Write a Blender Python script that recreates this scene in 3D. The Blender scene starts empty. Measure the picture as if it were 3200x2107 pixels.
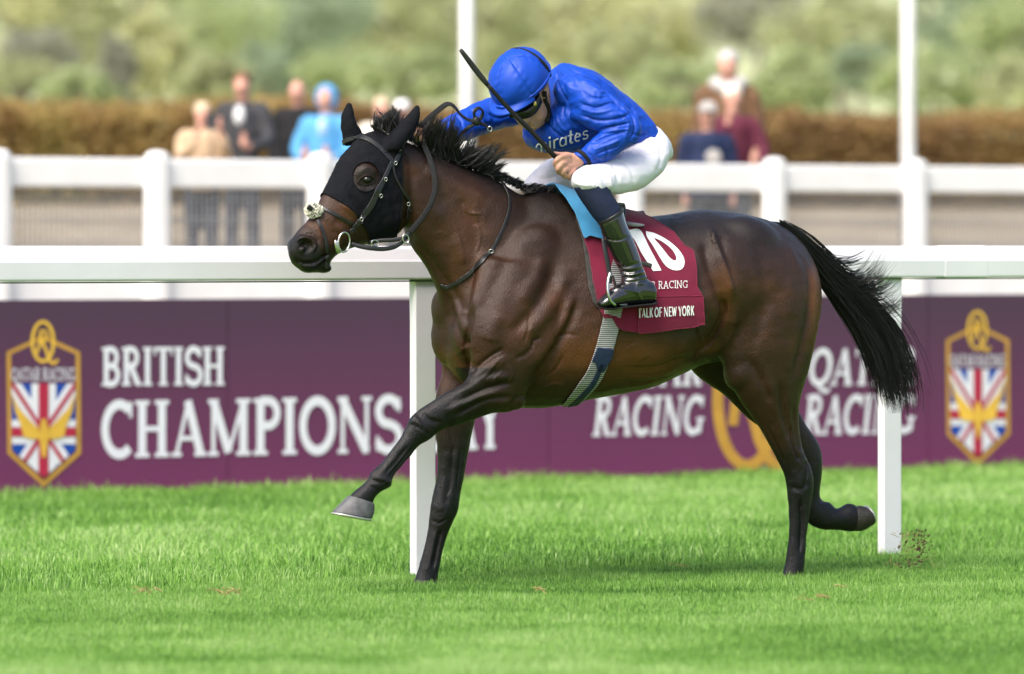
import bpy, bmesh, math, random
import numpy as np
from mathutils import Vector
from mathutils.bvhtree import BVHTree

# ------------------------------------------------------------------ camera, sky, sun, exposure
S = bpy.context.scene
COL = S.collection
FPX, CX, HY, CAMH = 18006.0, 1600.0, 770.4, 1.392     # focal length in px of a 3200 px wide frame, principal column, horizon row, lens height
cam = bpy.data.cameras.new('camera'); camo = bpy.data.objects.new('camera', cam); COL.objects.link(camo)
camo.location = (0, 0, CAMH); camo.rotation_euler = (math.radians(90), 0, 0)
cam.sensor_width = 36.0; cam.lens = FPX / 3200 * 36; cam.shift_y = -(1053.5 - HY) / 3200
cam.clip_start = 0.5; cam.clip_end = 2000
cam.dof.use_dof = True; cam.dof.focus_distance = 23.75; cam.dof.aperture_fstop = 2.1
S.camera = camo
SUN_EL, SUN_AZ = math.radians(52), math.radians(212)    # azimuth clockwise from +Y: behind the camera, to its left
w = bpy.data.worlds.new('World'); S.world = w; w.use_nodes = True
nt = w.node_tree; bg = nt.nodes['Background']
sky = nt.nodes.new('ShaderNodeTexSky'); sky.sky_type = 'NISHITA'; sky.sun_disc = False
sky.sun_elevation = SUN_EL; sky.sun_rotation = SUN_AZ
sky.air_density = 1.0; sky.dust_density = 4.0; sky.ozone_density = 0.6
nt.links.new(sky.outputs[0], bg.inputs[0]); bg.inputs[1].default_value = 0.10
sl = bpy.data.lights.new('sun', 'SUN'); sl.energy = 1.5; sl.angle = math.radians(32); sl.color = (1.0, 0.95, 0.87)
so = bpy.data.objects.new('sun', sl); COL.objects.link(so)
sd = Vector((math.sin(SUN_AZ) * math.cos(SUN_EL), math.cos(SUN_AZ) * math.cos(SUN_EL), math.sin(SUN_EL)))
so.rotation_euler = sd.to_track_quat('Z', 'Y').to_euler(); so.location = (0, 0, 30)
S.view_settings.view_transform = 'Standard'; S.view_settings.look = 'None'
S.view_settings.exposure = 1.45; S.view_settings.gamma = 1.0
S.render.engine = 'CYCLES'; S.cycles.use_denoising = True
S.cycles.max_bounces = 6; S.cycles.diffuse_bounces = 3; S.cycles.glossy_bounces = 3; S.cycles.transparent_max_bounces = 6
RND = random.Random(7); NR = np.random.default_rng(7)

# ------------------------------------------------------------------ helpers
def tag(o, label=None, cat=None, group=None, kind=None):
    if label: o['label'] = label
    if cat: o['category'] = cat
    if group: o['group'] = group
    if kind: o['kind'] = kind
    return o

def empty(name, loc=(0, 0, 0), label=None, cat=None, group=None):
    o = bpy.data.objects.new(name, None); COL.objects.link(o); o.location = loc
    o.empty_display_size = 0.1
    return tag(o, label, cat, group)

def obj(name, V, Fc, m, parent=None, smooth=True, attrs=None):
    """one mesh object from arrays; V are world coordinates"""
    V = np.asarray(V, dtype=np.float64)
    me = bpy.data.meshes.new(name)
    if isinstance(Fc, np.ndarray) and Fc.ndim == 2:
        n, k = Fc.shape
        me.vertices.add(len(V)); me.vertices.foreach_set('co', V.astype(np.float32).ravel())
        me.loops.add(n * k); me.loops.foreach_set('vertex_index', Fc.astype(np.int32).ravel())
        me.polygons.add(n); me.polygons.foreach_set('loop_start', np.arange(0, n * k, k, dtype=np.int32))
        me.update(calc_edges=True)
    else:
        me.from_pydata([tuple(v) for v in V], [], [tuple(int(i) for i in f) for f in Fc]); me.update()
    if smooth:
        me.polygons.foreach_set('use_smooth', np.ones(len(me.polygons), dtype=bool))
    for an, arr in (attrs or {}).items():
        a = me.attributes.new(an, 'FLOAT', 'POINT'); a.data.foreach_set('value', np.asarray(arr, dtype=np.float32))
    if m: me.materials.append(m)
    o = bpy.data.objects.new(name, me); COL.objects.link(o)
    if parent is not None:
        o.parent = parent
        pl = Vector(parent.location); pp = parent.parent
        while pp is not None: pl = pl + Vector(pp.location); pp = pp.parent
        o.matrix_parent_inverse.identity(); o.location = -pl
    return o

def solidify(o, th, off=-1.0):
    md = o.modifiers.new('thickness', 'SOLIDIFY'); md.thickness = th; md.offset = off
    return o
def bevel(o, wd, seg=2):
    md = o.modifiers.new('bevel', 'BEVEL'); md.width = wd; md.segments = seg; md.limit_method = 'ANGLE'
    return o

class MB:
    """collects simple solids into one mesh"""
    def __init__(s): s.v = []; s.f = []
    def add(s, V, Fc):
        b = len(s.v); s.v += [tuple(map(float, p)) for p in V]; s.f += [tuple(int(i) + b for i in q) for q in Fc]
    def hexa(s, p):      # 8 corners: bottom 4 ccw, top 4 ccw
        s.add(p, [(3, 2, 1, 0), (4, 5, 6, 7), (0, 1, 5, 4), (1, 2, 6, 5), (2, 3, 7, 6), (3, 0, 4, 7)])
    def box(s, c, half, ax=None):
        c = np.array(c, float); ax = np.eye(3) if ax is None else np.array(ax, float)
        P = [c + ax[0] * half[0] * i + ax[1] * half[1] * j + ax[2] * half[2] * k
             for k in (-1, 1) for i, j in ((-1, -1), (1, -1), (1, 1), (-1, 1))]
        s.hexa(P)
    def tube(s, pts, rad, n=10, cap=True, flat=None):
        V, Fc = tube(pts, rad, n, cap, flat); s.add(V, Fc)
    def build(s, name, m, parent=None, smooth=False): return obj(name, s.v, s.f, m, parent, smooth)

def tube(pts, rad, n=10, cap=True, flat=None):
    """round tube (or flat strap: flat = (normal reference, ratio)) along points"""
    pts = np.array(pts, float); k = len(pts)
    rad = np.broadcast_to(np.array(rad, float), (k,))
    T = np.gradient(pts, axis=0); T /= np.linalg.norm(T, axis=1)[:, None] + 1e-12
    ref = np.array(flat[0], float) if flat else np.array([0.13, 0.31, 0.94])
    V = []; u = None
    for i in range(k):
        if flat or u is None:
            r = ref - T[i] * ref.dot(T[i])
            if np.linalg.norm(r) < 1e-6: r = np.cross(T[i], (1, 0, 0))
        else: r = u - T[i] * u.dot(T[i])
        u = r / np.linalg.norm(r); v = np.cross(T[i], u)
        for j in range(n):
            a = 2 * math.pi * j / n
            q = flat[1] if flat else 1.0
            V.append(pts[i] + rad[i] * (u * math.cos(a) * q + v * math.sin(a)))
    Fc = [(i * n + j, i * n + (j + 1) % n, (i + 1) * n + (j + 1) % n, (i + 1) * n + j) for i in range(k - 1) for j in range(n)]
    if cap:
        Fc.append(tuple(reversed(range(n)))); Fc.append(tuple((k - 1) * n + j for j in range(n)))
    return np.array(V), Fc

def crom(A, sub):
    """Catmull-Rom through rows of A"""
    A = np.array(A, float); n = len(A)
    P = np.vstack([2 * A[0] - A[1], A, 2 * A[-1] - A[-2]]); out = []
    for i in range(n - 1):
        p0, p1, p2, p3 = P[i], P[i + 1], P[i + 2], P[i + 3]
        for j in range(sub):
            t = j / sub
            out.append(0.5 * (2 * p1 + (p2 - p0) * t + (2 * p0 - 5 * p1 + 4 * p2 - p3) * t * t + (3 * p1 - p0 - 3 * p2 + p3) * t ** 3))
    out.append(A[-1]); return np.array(out)

class Plane:
    """vertical plane through A (x,y); angle of its direction to the image plane; t = offset from it towards the camera side"""
    def __init__(s, A, deg):
        r = math.radians(deg); s.A = np.array(A, float)
        s.d = np.array([math.cos(r), math.sin(r), 0]); s.n = np.array([math.sin(r), -math.cos(r), 0])
    def P(s, px, py, t=0.0):
        x, z = (px - CX) / FPX, (HY - py) / FPX
        Y = (t + s.n[:2].dot(s.A)) / (s.n[0] * x + s.n[1])
        return np.array([x * Y, Y, CAMH + z * Y])
    def t(s, V): return (np.asarray(V)[:, :2] - s.A) @ s.n[:2]
    def mirror(s, V): V = np.asarray(V); return V - 2 * s.t(V)[:, None] * s.n
def proj(V):
    V = np.asarray(V); return np.stack([CX + FPX * V[:, 0] / V[:, 1], HY - FPX * (V[:, 2] - CAMH) / V[:, 1]], 1)
def ground(px, py, z=0.0):
    Y = (CAMH - z) * FPX / (py - HY); return np.array([(px - CX) / FPX * Y, Y, z])

def loft(st, pl, ring=28, sub=5):
    """tube through stations ((fx,fy),(bx,by),t,halfwidth[,egg]) : outline pairs unprojected on the plane offset by t"""
    A = np.array([[*s[0], *s[1], s[2], s[3], s[4] if len(s) > 4 else 0.0] for s in st], float)
    A = crom(A, sub); V = []; k = len(A)
    for r in A:
        a, b = pl.P(r[0], r[1], r[4]), pl.P(r[2], r[3], r[4]); c = (a + b) / 2; h = (a - b) / 2
        for j in range(ring):
            th = 2 * math.pi * j / ring; cs, sn = math.cos(th), math.sin(th)
            V.append(c + h * cs + pl.n * max(r[5], .004) * sn * (1 - r[6] * cs))
    Fc = [(i * ring + j, i * ring + (j + 1) % ring, (i + 1) * ring + (j + 1) % ring, (i + 1) * ring + j) for i in range(k - 1) for j in range(ring)]
    Fc.append(tuple(reversed(range(ring)))); Fc.append(tuple((k - 1) * ring + j for j in range(ring)))
    return np.array(V), Fc

def ellipsoid(c, ax, nu=20, nv=12):
    """ax: 3 row vectors (half axes)"""
    c = np.array(c, float); ax = np.array(ax, float); V = []
    for i in range(1, nv):
        p = math.pi * i / nv
        for j in range(nu):
            q = 2 * math.pi * j / nu
            V.append(c + ax[2] * math.cos(p) + (ax[0] * math.cos(q) + ax[1] * math.sin(q)) * math.sin(p))
    Fc = [(i * nu + j, (i + 1) * nu + j, (i + 1) * nu + (j + 1) % nu, i * nu + (j + 1) % nu) for i in range(nv - 2) for j in range(nu)]
    top = len(V); V.append(c + ax[2]); V.append(c - ax[2])
    Fc += [(top, j, (j + 1) % nu) for j in range(nu)] + [(top + 1, (nv - 2) * nu + (j + 1) % nu, (nv - 2) * nu + j) for j in range(nu)]
    return np.array(V), Fc

def blob(pl, px, py, t, ru, rv, rt, rot=0.0):
    """ellipsoid centred on a traced point; ru, rv half sizes in the plane (m), rt across, rot degrees in the plane"""
    r = math.radians(rot); z = np.array([0, 0, 1.0])
    return ellipsoid(pl.P(px, py, t), [(pl.d * math.cos(r) + z * math.sin(r)) * ru, (-pl.d * math.sin(r) + z * math.cos(r)) * rv, pl.n * rt])

def remesh(parts, voxel):
    m = MB()
    for V, Fc in parts: m.add(V, Fc)
    o = m.build('tmp', None); bm = bmesh.new(); bm.from_mesh(o.data); bmesh.ops.recalc_face_normals(bm, faces=bm.faces); bm.to_mesh(o.data); bm.free()
    md = o.modifiers.new('r', 'REMESH'); md.mode = 'VOXEL'; md.voxel_size = voxel; md.adaptivity = 0
    dg = bpy.context.evaluated_depsgraph_get(); me = bpy.data.meshes.new_from_object(o.evaluated_get(dg))
    V = np.empty(len(me.vertices) * 3); me.vertices.foreach_get('co', V); V = V.reshape(-1, 3)
    me.calc_loop_triangles(); T = np.empty(len(me.loop_triangles) * 3, dtype=np.int32); me.loop_triangles.foreach_get('vertices', T); T = T.reshape(-1, 3)
    E = np.empty(len(me.edges) * 2, dtype=np.int32); me.edges.foreach_get('vertices', E); E = E.reshape(-1, 2)
    dm = o.data; bpy.data.objects.remove(o); bpy.data.meshes.remove(dm); bpy.data.meshes.remove(me)
    return V, T, E

def lap(V, E):
    n = len(V); d = np.bincount(E.ravel(), minlength=n).astype(float); d[d == 0] = 1
    out = np.empty_like(V)
    for k in range(3):
        out[:, k] = (np.bincount(E[:, 0], V[E[:, 1], k], n) + np.bincount(E[:, 1], V[E[:, 0], k], n)) / d
    return out
def smooth(V, E, it, mask=None, taubin=True):
    mk = 1.0 if mask is None else mask[:, None]
    for i in range(it):
        V = V + 0.55 * mk * (lap(V, E) - V)
        if taubin: V = V - 0.57 * mk * (lap(V, E) - V)
    return V
def normals(V, T):
    fn = np.cross(V[T[:, 1]] - V[T[:, 0]], V[T[:, 2]] - V[T[:, 0]]); N = np.zeros_like(V)
    for k in range(3):
        for c in range(3): N[:, c] += np.bincount(T[:, k], fn[:, c], len(V))
    return N / (np.linalg.norm(N, axis=1)[:, None] + 1e-12)

def pdist(p, line):
    """distance of 2D points to a polyline, and the parameter 0..1 along it"""
    line = np.array(line, float); best = np.full(len(p), 1e9); par = np.zeros(len(p)); n = len(line) - 1
    for i in range(n):
        a, b = line[i], line[i + 1]; ab = b - a
        t = np.clip(((p - a) @ ab) / max(ab.dot(ab), 1e-9), 0, 1)
        d = np.linalg.norm(p - a - t[:, None] * ab, axis=1); m = d < best
        best[m] = d[m]; par[m] = (i + t[m]) / n
    return best, par
def polysd(p, poly):
    """signed distance to a polygon, positive inside"""
    poly = np.array(poly, float); d, _ = pdist(p, np.vstack([poly, poly[:1]])); ins = np.zeros(len(p), bool); n = len(poly)
    for i in range(n):
        a, b = poly[i], poly[(i + 1) % n]
        c = ((a[1] > p[:, 1]) != (b[1] > p[:, 1]))
        x = (b[0] - a[0]) * (p[:, 1] - a[1]) / ((b[1] - a[1]) if b[1] != a[1] else 1e-9) + a[0]
        ins ^= c & (p[:, 0] < x)
    return np.where(ins, d, -d)

def strokes(V, T, lst, near=None):
    """sculpt: each (polyline px, width px, depth m) raises (+) or carves (-) the surface facing the camera"""
    N = normals(V, T); p = proj(V); f = np.clip(-N[:, 1] * 2.2 + 0.1, 0, 1)
    if near is not None: f = f * near
    D = np.zeros(len(V))
    for line, wd, dep in lst:
        line = crom(line, 6) if len(line) > 2 else np.array(line, float)
        d, par = pdist(p, line)
        D += dep * np.exp(-(d / wd) ** 2) * np.clip(np.minimum(par, 1 - par) * 6 + .25, 0, 1)
    return V + N * (D * f)[:, None]

def clip(V, T, val, off, N):
    """part of a triangle mesh where val > 0, cut cleanly along val = 0, moved out along normals"""
    W = V + N * (off[:, None] if isinstance(off, np.ndarray) else off)
    pos = val > 0; cnt = pos[T].sum(1)
    out = [tuple(t) for t in T[cnt == 3]]; nv = []; cache = {}; base = len(V)
    def cut(a, b):
        k = (a, b) if a < b else (b, a)
        if k not in cache:
            s = val[a] / (val[a] - val[b]); cache[k] = base + len(nv); nv.append(W[a] + (W[b] - W[a]) * s)
        return cache[k]
    for t in T[(cnt == 1) | (cnt == 2)]:
        t = [int(i) for i in t]; q = []
        for i in range(3):
            a, b = t[i], t[(i + 1) % 3]
            if pos[a]: q.append(a)
            if pos[a] != pos[b]: q.append(cut(a, b))
        for i in range(1, len(q) - 1): out.append((q[0], q[i], q[i + 1]))
    W = np.vstack([W, np.array(nv).reshape(-1, 3)]); F = np.array(out, dtype=np.int64)
    used = np.unique(F); rm = np.full(len(W), -1); rm[used] = np.arange(len(used))
    return W[used], rm[F]

def vnoise(P, scale, seed=0):
    """smooth value noise in 3D"""
    P = np.asarray(P) * scale + 100; i = np.floor(P).astype(np.int64); f = P - i; f = f * f * (3 - 2 * f)
    def h(a):
        q = (a[:, 0] * 374761393 + a[:, 1] * 668265263 + a[:, 2] * 2147483647 + seed * 974634777) & 0xffffffff
        q = ((q ^ (q >> 13)) * 1274126177) & 0xffffffff; q = (q ^ (q >> 16)) & 0xffff
        return q / 65535.0
    r = 0
    for dx in (0, 1):
        for dy in (0, 1):
            for dz in (0, 1):
                wgt = (f[:, 0] if dx else 1 - f[:, 0]) * (f[:, 1] if dy else 1 - f[:, 1]) * (f[:, 2] if dz else 1 - f[:, 2])
                r = r + wgt * h(i + np.array([dx, dy, dz]))
    return r * 2 - 1

# ------------------------------------------------------------------ materials
def mat(name, col, rough=0.6, spec=0.5, var=0.0, vscale=8.0, bump=0.0, bscale=60.0, metal=0.0, coat=0.0, sheen=0.0, trans=0.0, aniso=None):
    m = bpy.data.materials.new(name); m.use_nodes = True; t = m.node_tree; b = t.nodes['Principled BSDF']
    b.inputs['Base Color'].default_value = (*col, 1); b.inputs['Roughness'].default_value = rough
    b.inputs['Specular IOR Level'].default_value = spec; b.inputs['Metallic'].default_value = metal
    b.inputs['Coat Weight'].default_value = coat; b.inputs['Coat Roughness'].default_value = 0.06
    b.inputs['Sheen Weight'].default_value = sheen
    tc = t.nodes.new('ShaderNodeTexCoord')
    if var:
        n = t.nodes.new('ShaderNodeTexNoise'); n.inputs['Scale'].default_value = vscale; n.inputs['Detail'].default_value = 5
        t.links.new(tc.outputs['Object'], n.inputs['Vector'])
        r = t.nodes.new('ShaderNodeValToRGB'); r.color_ramp.elements[0].position = .3; r.color_ramp.elements[1].position = .7
        r.color_ramp.elements[0].color = (*[max(0, c * (1 - var)) for c in col], 1); r.color_ramp.elements[1].color = (*[min(1, c * (1 + var)) for c in col], 1)
        t.links.new(n.outputs['Fac'], r.inputs[0]); t.links.new(r.outputs[0], b.inputs['Base Color'])
    if bump:
        n = t.nodes.new('ShaderNodeTexNoise'); n.inputs['Scale'].default_value = bscale; n.inputs['Detail'].default_value = 4
        if aniso:
            mp = t.nodes.new('ShaderNodeMapping'); mp.inputs['Scale'].default_value = aniso
            t.links.new(tc.outputs['Object'], mp.inputs['Vector']); t.links.new(mp.outputs[0], n.inputs['Vector'])
        else: t.links.new(tc.outputs['Object'], n.inputs['Vector'])
        u = t.nodes.new('ShaderNodeBump'); u.inputs['Strength'].default_value = bump; u.inputs['Distance'].default_value = 0.01
        t.links.new(n.outputs['Fac'], u.inputs['Height']); t.links.new(u.outputs[0], b.inputs['Normal'])
    return m
def ridges(m, scale, strength, stretch=(1, 1, 1), dist=.02, detail=3):
    """creases: ridged noise bump added to a material"""
    t = m.node_tree; b = t.nodes['Principled BSDF']; tc = t.nodes.new('ShaderNodeTexCoord'); mp = t.nodes.new('ShaderNodeMapping'); mp.inputs['Scale'].default_value = stretch
    n = t.nodes.new('ShaderNodeTexNoise'); n.noise_type = 'RIDGED_MULTIFRACTAL'; n.inputs['Scale'].default_value = scale; n.inputs['Detail'].default_value = detail; n.inputs['Distortion'].default_value = .6
    t.links.new(tc.outputs['Object'], mp.inputs[0]); t.links.new(mp.outputs[0], n.inputs['Vector'])
    u = t.nodes.new('ShaderNodeBump'); u.inputs['Strength'].default_value = strength; u.inputs['Distance'].default_value = dist
    if b.inputs['Normal'].links: t.links.new(b.inputs['Normal'].links[0].from_socket, u.inputs['Normal'])
    t.links.new(n.outputs[0], u.inputs['Height']); t.links.new(u.outputs[0], b.inputs['Normal'])
def ramp_attr(m, attr, stops, mixnoise=0.0, nscale=10.0):
    """base colour from a per-vertex attribute through a colour ramp"""
    t = m.node_tree; b = t.nodes['Principled BSDF']; a = t.nodes.new('ShaderNodeAttribute'); a.attribute_name = attr
    r = t.nodes.new('ShaderNodeValToRGB'); e = r.color_ramp.elements
    while len(e) < len(stops): e.new(0.5)
    for x, (p, c) in zip(e, stops): x.position = p; x.color = (*c, 1)
    src = a.outputs['Fac']
    if mixnoise:
        n = t.nodes.new('ShaderNodeTexNoise'); n.inputs['Scale'].default_value = nscale; n.inputs['Detail'].default_value = 6
        tc = t.nodes.new('ShaderNodeTexCoord'); t.links.new(tc.outputs['Object'], n.inputs['Vector'])
        q = t.nodes.new('ShaderNodeMath'); q.operation = 'MULTIPLY_ADD'; q.inputs[1].default_value = mixnoise; q.inputs[2].default_value = -mixnoise / 2
        t.links.new(n.outputs['Fac'], q.inputs[0]); s2 = t.nodes.new('ShaderNodeMath'); s2.operation = 'ADD'
        t.links.new(src, s2.inputs[0]); t.links.new(q.outputs[0], s2.inputs[1]); src = s2.outputs[0]
    t.links.new(src, r.inputs[0]); t.links.new(r.outputs[0], b.inputs['Base Color'])
    return m
M = {}
M['white_plastic'] = mat('white_plastic', (.80, .77, .82), .35, .5, .04, 3, .05, 30)
M['white_paint'] = mat('white_paint', (.80, .80, .79), .5, .4, .05, 4)
M['print_white'] = mat('print_white', (.74, .71, .80), .5, .3)
M['gold'] = mat('gold_print', (.52, .27, .05), .5, .3, .12, 6)
M['black_leather'] = mat('black_leather', (.012, .012, .013), .38, .5, .2, 40, .15, 300)
M['steel'] = mat('steel', (.55, .55, .53), .25, .5, .1, 30, 0, 60, 1.0)
# ================================================================== SETTING
HO = Plane((-2.84, 32.0), 33.5)                       # line of the advertising boards
RAIL = Plane((-0.380, 24.2), 37.8)                    # line of the running rail
FEN = Plane((0.0, 42.0), 34.4)                        # line of the crowd fence
BANK = 0.95
def uq(u, q): return HO.A + HO.d[:2] * u - HO.n[:2] * q
def bank_h(q):
    h = np.interp(q, [-400, 0.45, 2.0, 6.2, 18.5, 30, 45, 90, 160, 260, 420, 900], [0, 0, BANK, BANK, 1.78, 1.9, 2.0, 2.9, 6.6, 16.0, 34.0, 40.0])
    return h
us = np.concatenate([np.linspace(-420, -60, 12), np.linspace(-50, 80, 66), np.linspace(90, 460, 12)])
qs = np.concatenate([np.linspace(-200, -20, 12), np.linspace(-18, 2.2, 42), np.linspace(3, 30, 14), np.linspace(34, 170, 50), np.linspace(180, 440, 14)])
U, Q = np.meshgrid(us, qs, indexing='ij'); XY = HO.A + U[..., None] * HO.d[:2] - Q[..., None] * HO.n[:2]
Zg = bank_h(Q); P0 = np.stack([XY[..., 0], XY[..., 1], Zg], -1).reshape(-1, 3)
nz = vnoise(P0 * [1, 1, 0], .05, 3); Zq = P0[:, 2] + nz * np.clip((Q.ravel() - 50) / 60, 0, 1) * 1.6
P0[:, 2] = Zq
nu, nq = len(us), len(qs); ii, jj = np.meshgrid(np.arange(nu - 1), np.arange(nq - 1), indexing='ij'); a = (ii * nq + jj).ravel()
GF = np.stack([a, a + nq, a + nq + 1, a + 1], 1)
def grass_mat():
    m = mat('turf', (.06, .16, .018), .85, .15); t = m.node_tree; b = t.nodes['Principled BSDF']
    tc = t.nodes.new('ShaderNodeTexCoord')
    n1 = t.nodes.new('ShaderNodeTexNoise'); n1.inputs['Scale'].default_value = 1.1; n1.inputs['Detail'].default_value = 8
    r1 = t.nodes.new('ShaderNodeValToRGB'); r1.color_ramp.elements[0].color = (.11, .22, .03, 1); r1.color_ramp.elements[1].color = (.18, .32, .05, 1)
    t.links.new(tc.outputs['Object'], n1.inputs[0]); t.links.new(n1.outputs[0], r1.inputs[0]); t.links.new(r1.outputs[0], b.inputs[0])
    return m
def hill_mat():
    m = mat('hill_grass', (.2, .2, .05), .9, .1); t = m.node_tree; b = t.nodes['Principled BSDF']; tc = t.nodes.new('ShaderNodeTexCoord')
    n1 = t.nodes.new('ShaderNodeTexNoise'); n1.inputs['Scale'].default_value = .13; n1.inputs['Detail'].default_value = 6
    r1 = t.nodes.new('ShaderNodeValToRGB'); e = r1.color_ramp.elements; e.new(.5)
    for x, (p, c) in zip(e, [(.34, (.30, .35, .18)), (.5, (.36, .39, .21)), (.66, (.42, .42, .24))]): x.position = p; x.color = (*c, 1)
    t.links.new(tc.outputs['Object'], n1.inputs[0]); t.links.new(n1.outputs[0], r1.inputs[0]); t.links.new(r1.outputs[0], b.inputs[0])
    return m
M['turf'] = grass_mat(); M['hill'] = hill_mat()
M['path'] = mat('trodden_path', (.27, .225, .16), .9, .1, .3, 1.5, .3, 20)
go = obj('ground', P0, GF, M['turf'], smooth=True); tag(go, kind='structure')
go.data.materials.append(M['path']); go.data.materials.append(M['hill'])
qc = (Q[:-1, :-1] + Q[1:, 1:]).ravel() / 2; go.data.polygons.foreach_set('material_index', np.where(qc < 1.2, 0, np.where(qc < 29, 1, 2)).astype(np.int32))

# ---------------------------------------------------------------- turf blades
def blades(n, ymin, ymax, hmin, hmax, test, seed, wd, simple=False):
    g = np.random.default_rng(seed); Y = np.sqrt(g.uniform(ymin ** 2, ymax ** 2, n)); X = g.uniform(-.118, .118, n) * Y + g.uniform(-1, 1, n) * .5
    k = test(X, Y); X, Y = X[k], Y[k]; n = len(X); P = np.stack([X, Y, np.zeros(n)], 1)
    cl = vnoise(P, 4.0, 1) * .5 + vnoise(P, 1.3, 2) * .5; cl2 = vnoise(P, 11, 5)
    h = g.uniform(hmin, hmax, n) * (1 + .38 * cl + .25 * cl2) * g.uniform(.7, 1.15, n)
    a = g.uniform(0, 2 * np.pi, n); lean = g.normal(0, .75, n) + .35; la = a + g.normal(0, .5, n) * 0 + np.pi / 2
    wv = np.stack([np.cos(a), np.sin(a), 0 * a], 1) * (wd * g.uniform(.7, 1.3, n))[:, None]
    ld = np.stack([np.cos(la), np.sin(la), 0 * a], 1) * (h * lean)[:, None]
    up = np.array([0, 0, 1.0])
    v0, v1 = P - wv, P + wv; mid = P + ld * .35 + up * (h * .6)[:, None]; v2, v3 = mid - wv * .8, mid + wv * .8; v4 = P + ld + up * (h * (1 - .12 * np.abs(lean)))[:, None]
    tone = np.clip(.48 + .26 * cl + .22 * vnoise(P, .55, 9) + .14 * vnoise(P * [.35, 1, 1], 2.6, 19) + g.normal(0, .23, n), 0, 1)
    if simple: return np.stack([v0, v1, v4], 1).reshape(-1, 3), np.arange(n * 3).reshape(-1, 3), np.repeat(tone, 3)
    V = np.stack([v0, v1, v2, v3, v4], 1).reshape(-1, 3); b = np.arange(n)[:, None] * 5
    T = np.concatenate([b + [0, 1, 3], b + [0, 3, 2], b + [2, 3, 4]], 0)
    return V, T, np.repeat(tone, 5)
rl = lambda X, Y: RAIL.t(np.stack([X, Y], 1)); hl = lambda X, Y: HO.t(np.stack([X, Y], 1))
M['blade'] = mat('grass_blade', (.1, .25, .03), .5, .35)
ramp_attr(M['blade'], 'tone', [(0.0, (.055, .15, .026)), (.30, (.18, .365, .058)), (.60, (.29, .505, .105)), (1.0, (.50, .63, .28))])
def trans_grass(m, amt):
    t = m.node_tree; b = t.nodes['Principled BSDF']; o = t.nodes['Material Output']
    tr = t.nodes.new('ShaderNodeBsdfTranslucent'); mx = t.nodes.new('ShaderNodeMixShader'); mx.inputs[0].default_value = amt
    src = b.inputs['Base Color'].links[0].from_socket if b.inputs['Base Color'].links else None
    if src: t.links.new(src, tr.inputs[0])
    else: tr.inputs[0].default_value = b.inputs['Base Color'].default_value
    t.links.new(b.outputs[0], mx.inputs[1]); t.links.new(tr.outputs[0], mx.inputs[2]); t.links.new(mx.outputs[0], o.inputs['Surface'])
trans_grass(M['blade'], .45)
A_ = blades(820000, 17.6, 26.5, .018, .038, lambda X, Y: rl(X, Y) > 0.02, 11, .0023, True)
B_ = blades(270000, 23.0, 39.5, .038, .072, lambda X, Y: (rl(X, Y) < 0.06) & (hl(X, Y) > .05), 12, .0027)
C_ = blades(30000, 29.0, 39.5, .05, .095, lambda X, Y: (hl(X, Y) < .55) & (hl(X, Y) > .03), 13, .004)
for nm, (V, T, tn), lb in (('track_grass', A_, 'short mown turf of the racing surface in front of the running rail'), ('verge_grass', B_, 'longer green grass between the running rail and the boards'),
                           ('board_foot_grass', C_, 'tall grass fringe along the foot of the purple boards')):
    tag(obj(nm, V, T, M['blade'], attrs={'tone': tn}), lb, 'grass', kind='stuff')
# loose scraps lying on the turf
g = np.random.default_rng(5); sv = MB()
for px, py, n, r in ((720, 1857, 16, .035), (448, 1853, 9, .03), (2560, 1875, 9, .03), (1690, 1850, 4, .04), (2120, 1770, 4, .03), (2640, 1845, 4, .03)):
    c = ground(px, py, .035)
    for i in range(n):
        p = c + np.array([g.normal(0, r), g.normal(0, r * .8), g.uniform(0, .02)]); a = g.uniform(0, 6.28); l = g.uniform(.012, .04); d = np.array([math.cos(a), math.sin(a), g.uniform(-.2, .5)]) * l
        sv.tube([p - d, p + d * .2 + [0, 0, .004], p + d], [.001, .0022, .0008], 4)
M['straw'] = mat('dry_scraps', (.34, .27, .12), .9, .1, .5, 60)
tag(sv.build('loose_turf_scraps', M['straw']), 'dry brown scraps of torn grass lying on the turf', 'scraps', kind='stuff')

# ---------------------------------------------------------------- running rail
def on(pl, x, t, z):                                    # point at plane, at image column x, offset t, height z
    p = pl.P(x, HY, t); return np.array([p[0], p[1], z])
ra = empty('running_rail', on(RAIL, 1317, 0, 0), 'white plastic running rail on posts beside the galloping horse', 'rail')
RT = 1.394
prof = [(-.028, -.142), (.030, -.142), (.036, -.136), (.038, -.066), (.034, -.055), (.022, -.010), (.014, -.002), (.004, 0), (-.012, 0), (-.026, -.008), (-.034, -.05), (-.034, -.136)]
def rail_len(x0, x1, grow=1.0, name='rail'):
    V = []; k = len(prof)
    for x in (x0, x1):
        for t, z in prof: V.append(on(RAIL, x, 0, 0) + RAIL.n * t * grow + np.array([0, 0, RT - .071 + (z + .071) * grow]))
    Fc = [(j, (j + 1) % k, k + (j + 1) % k, k + j) for j in range(k)] + [tuple(reversed(range(k))), tuple(range(k, 2 * k))]
    o = obj(name, V, Fc, M['white_plastic'], ra, smooth=False); bevel(o, .004, 2); return o
rail_len(-900, 2941); rail_len(3066, 4300); rail_len(2936, 3071, 1.03, 'joint_sleeve')
mb = MB()
V = []
for x in (-900, 4300):
    for t, z in ((-.030, RT - .1445), (.030, RT - .1445), (.030, RT - .150), (-.030, RT - .150)): V.append(on(RAIL, x, 0, 0) + RAIL.n * t + np.array([0, 0, z]))
M['green_shade'] = mat('green_lip_shade', (.05, .10, .03), .6, .3, .2, 10)  # green shadow under the rail's bottom lip, put in as a dark coloured strip
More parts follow.
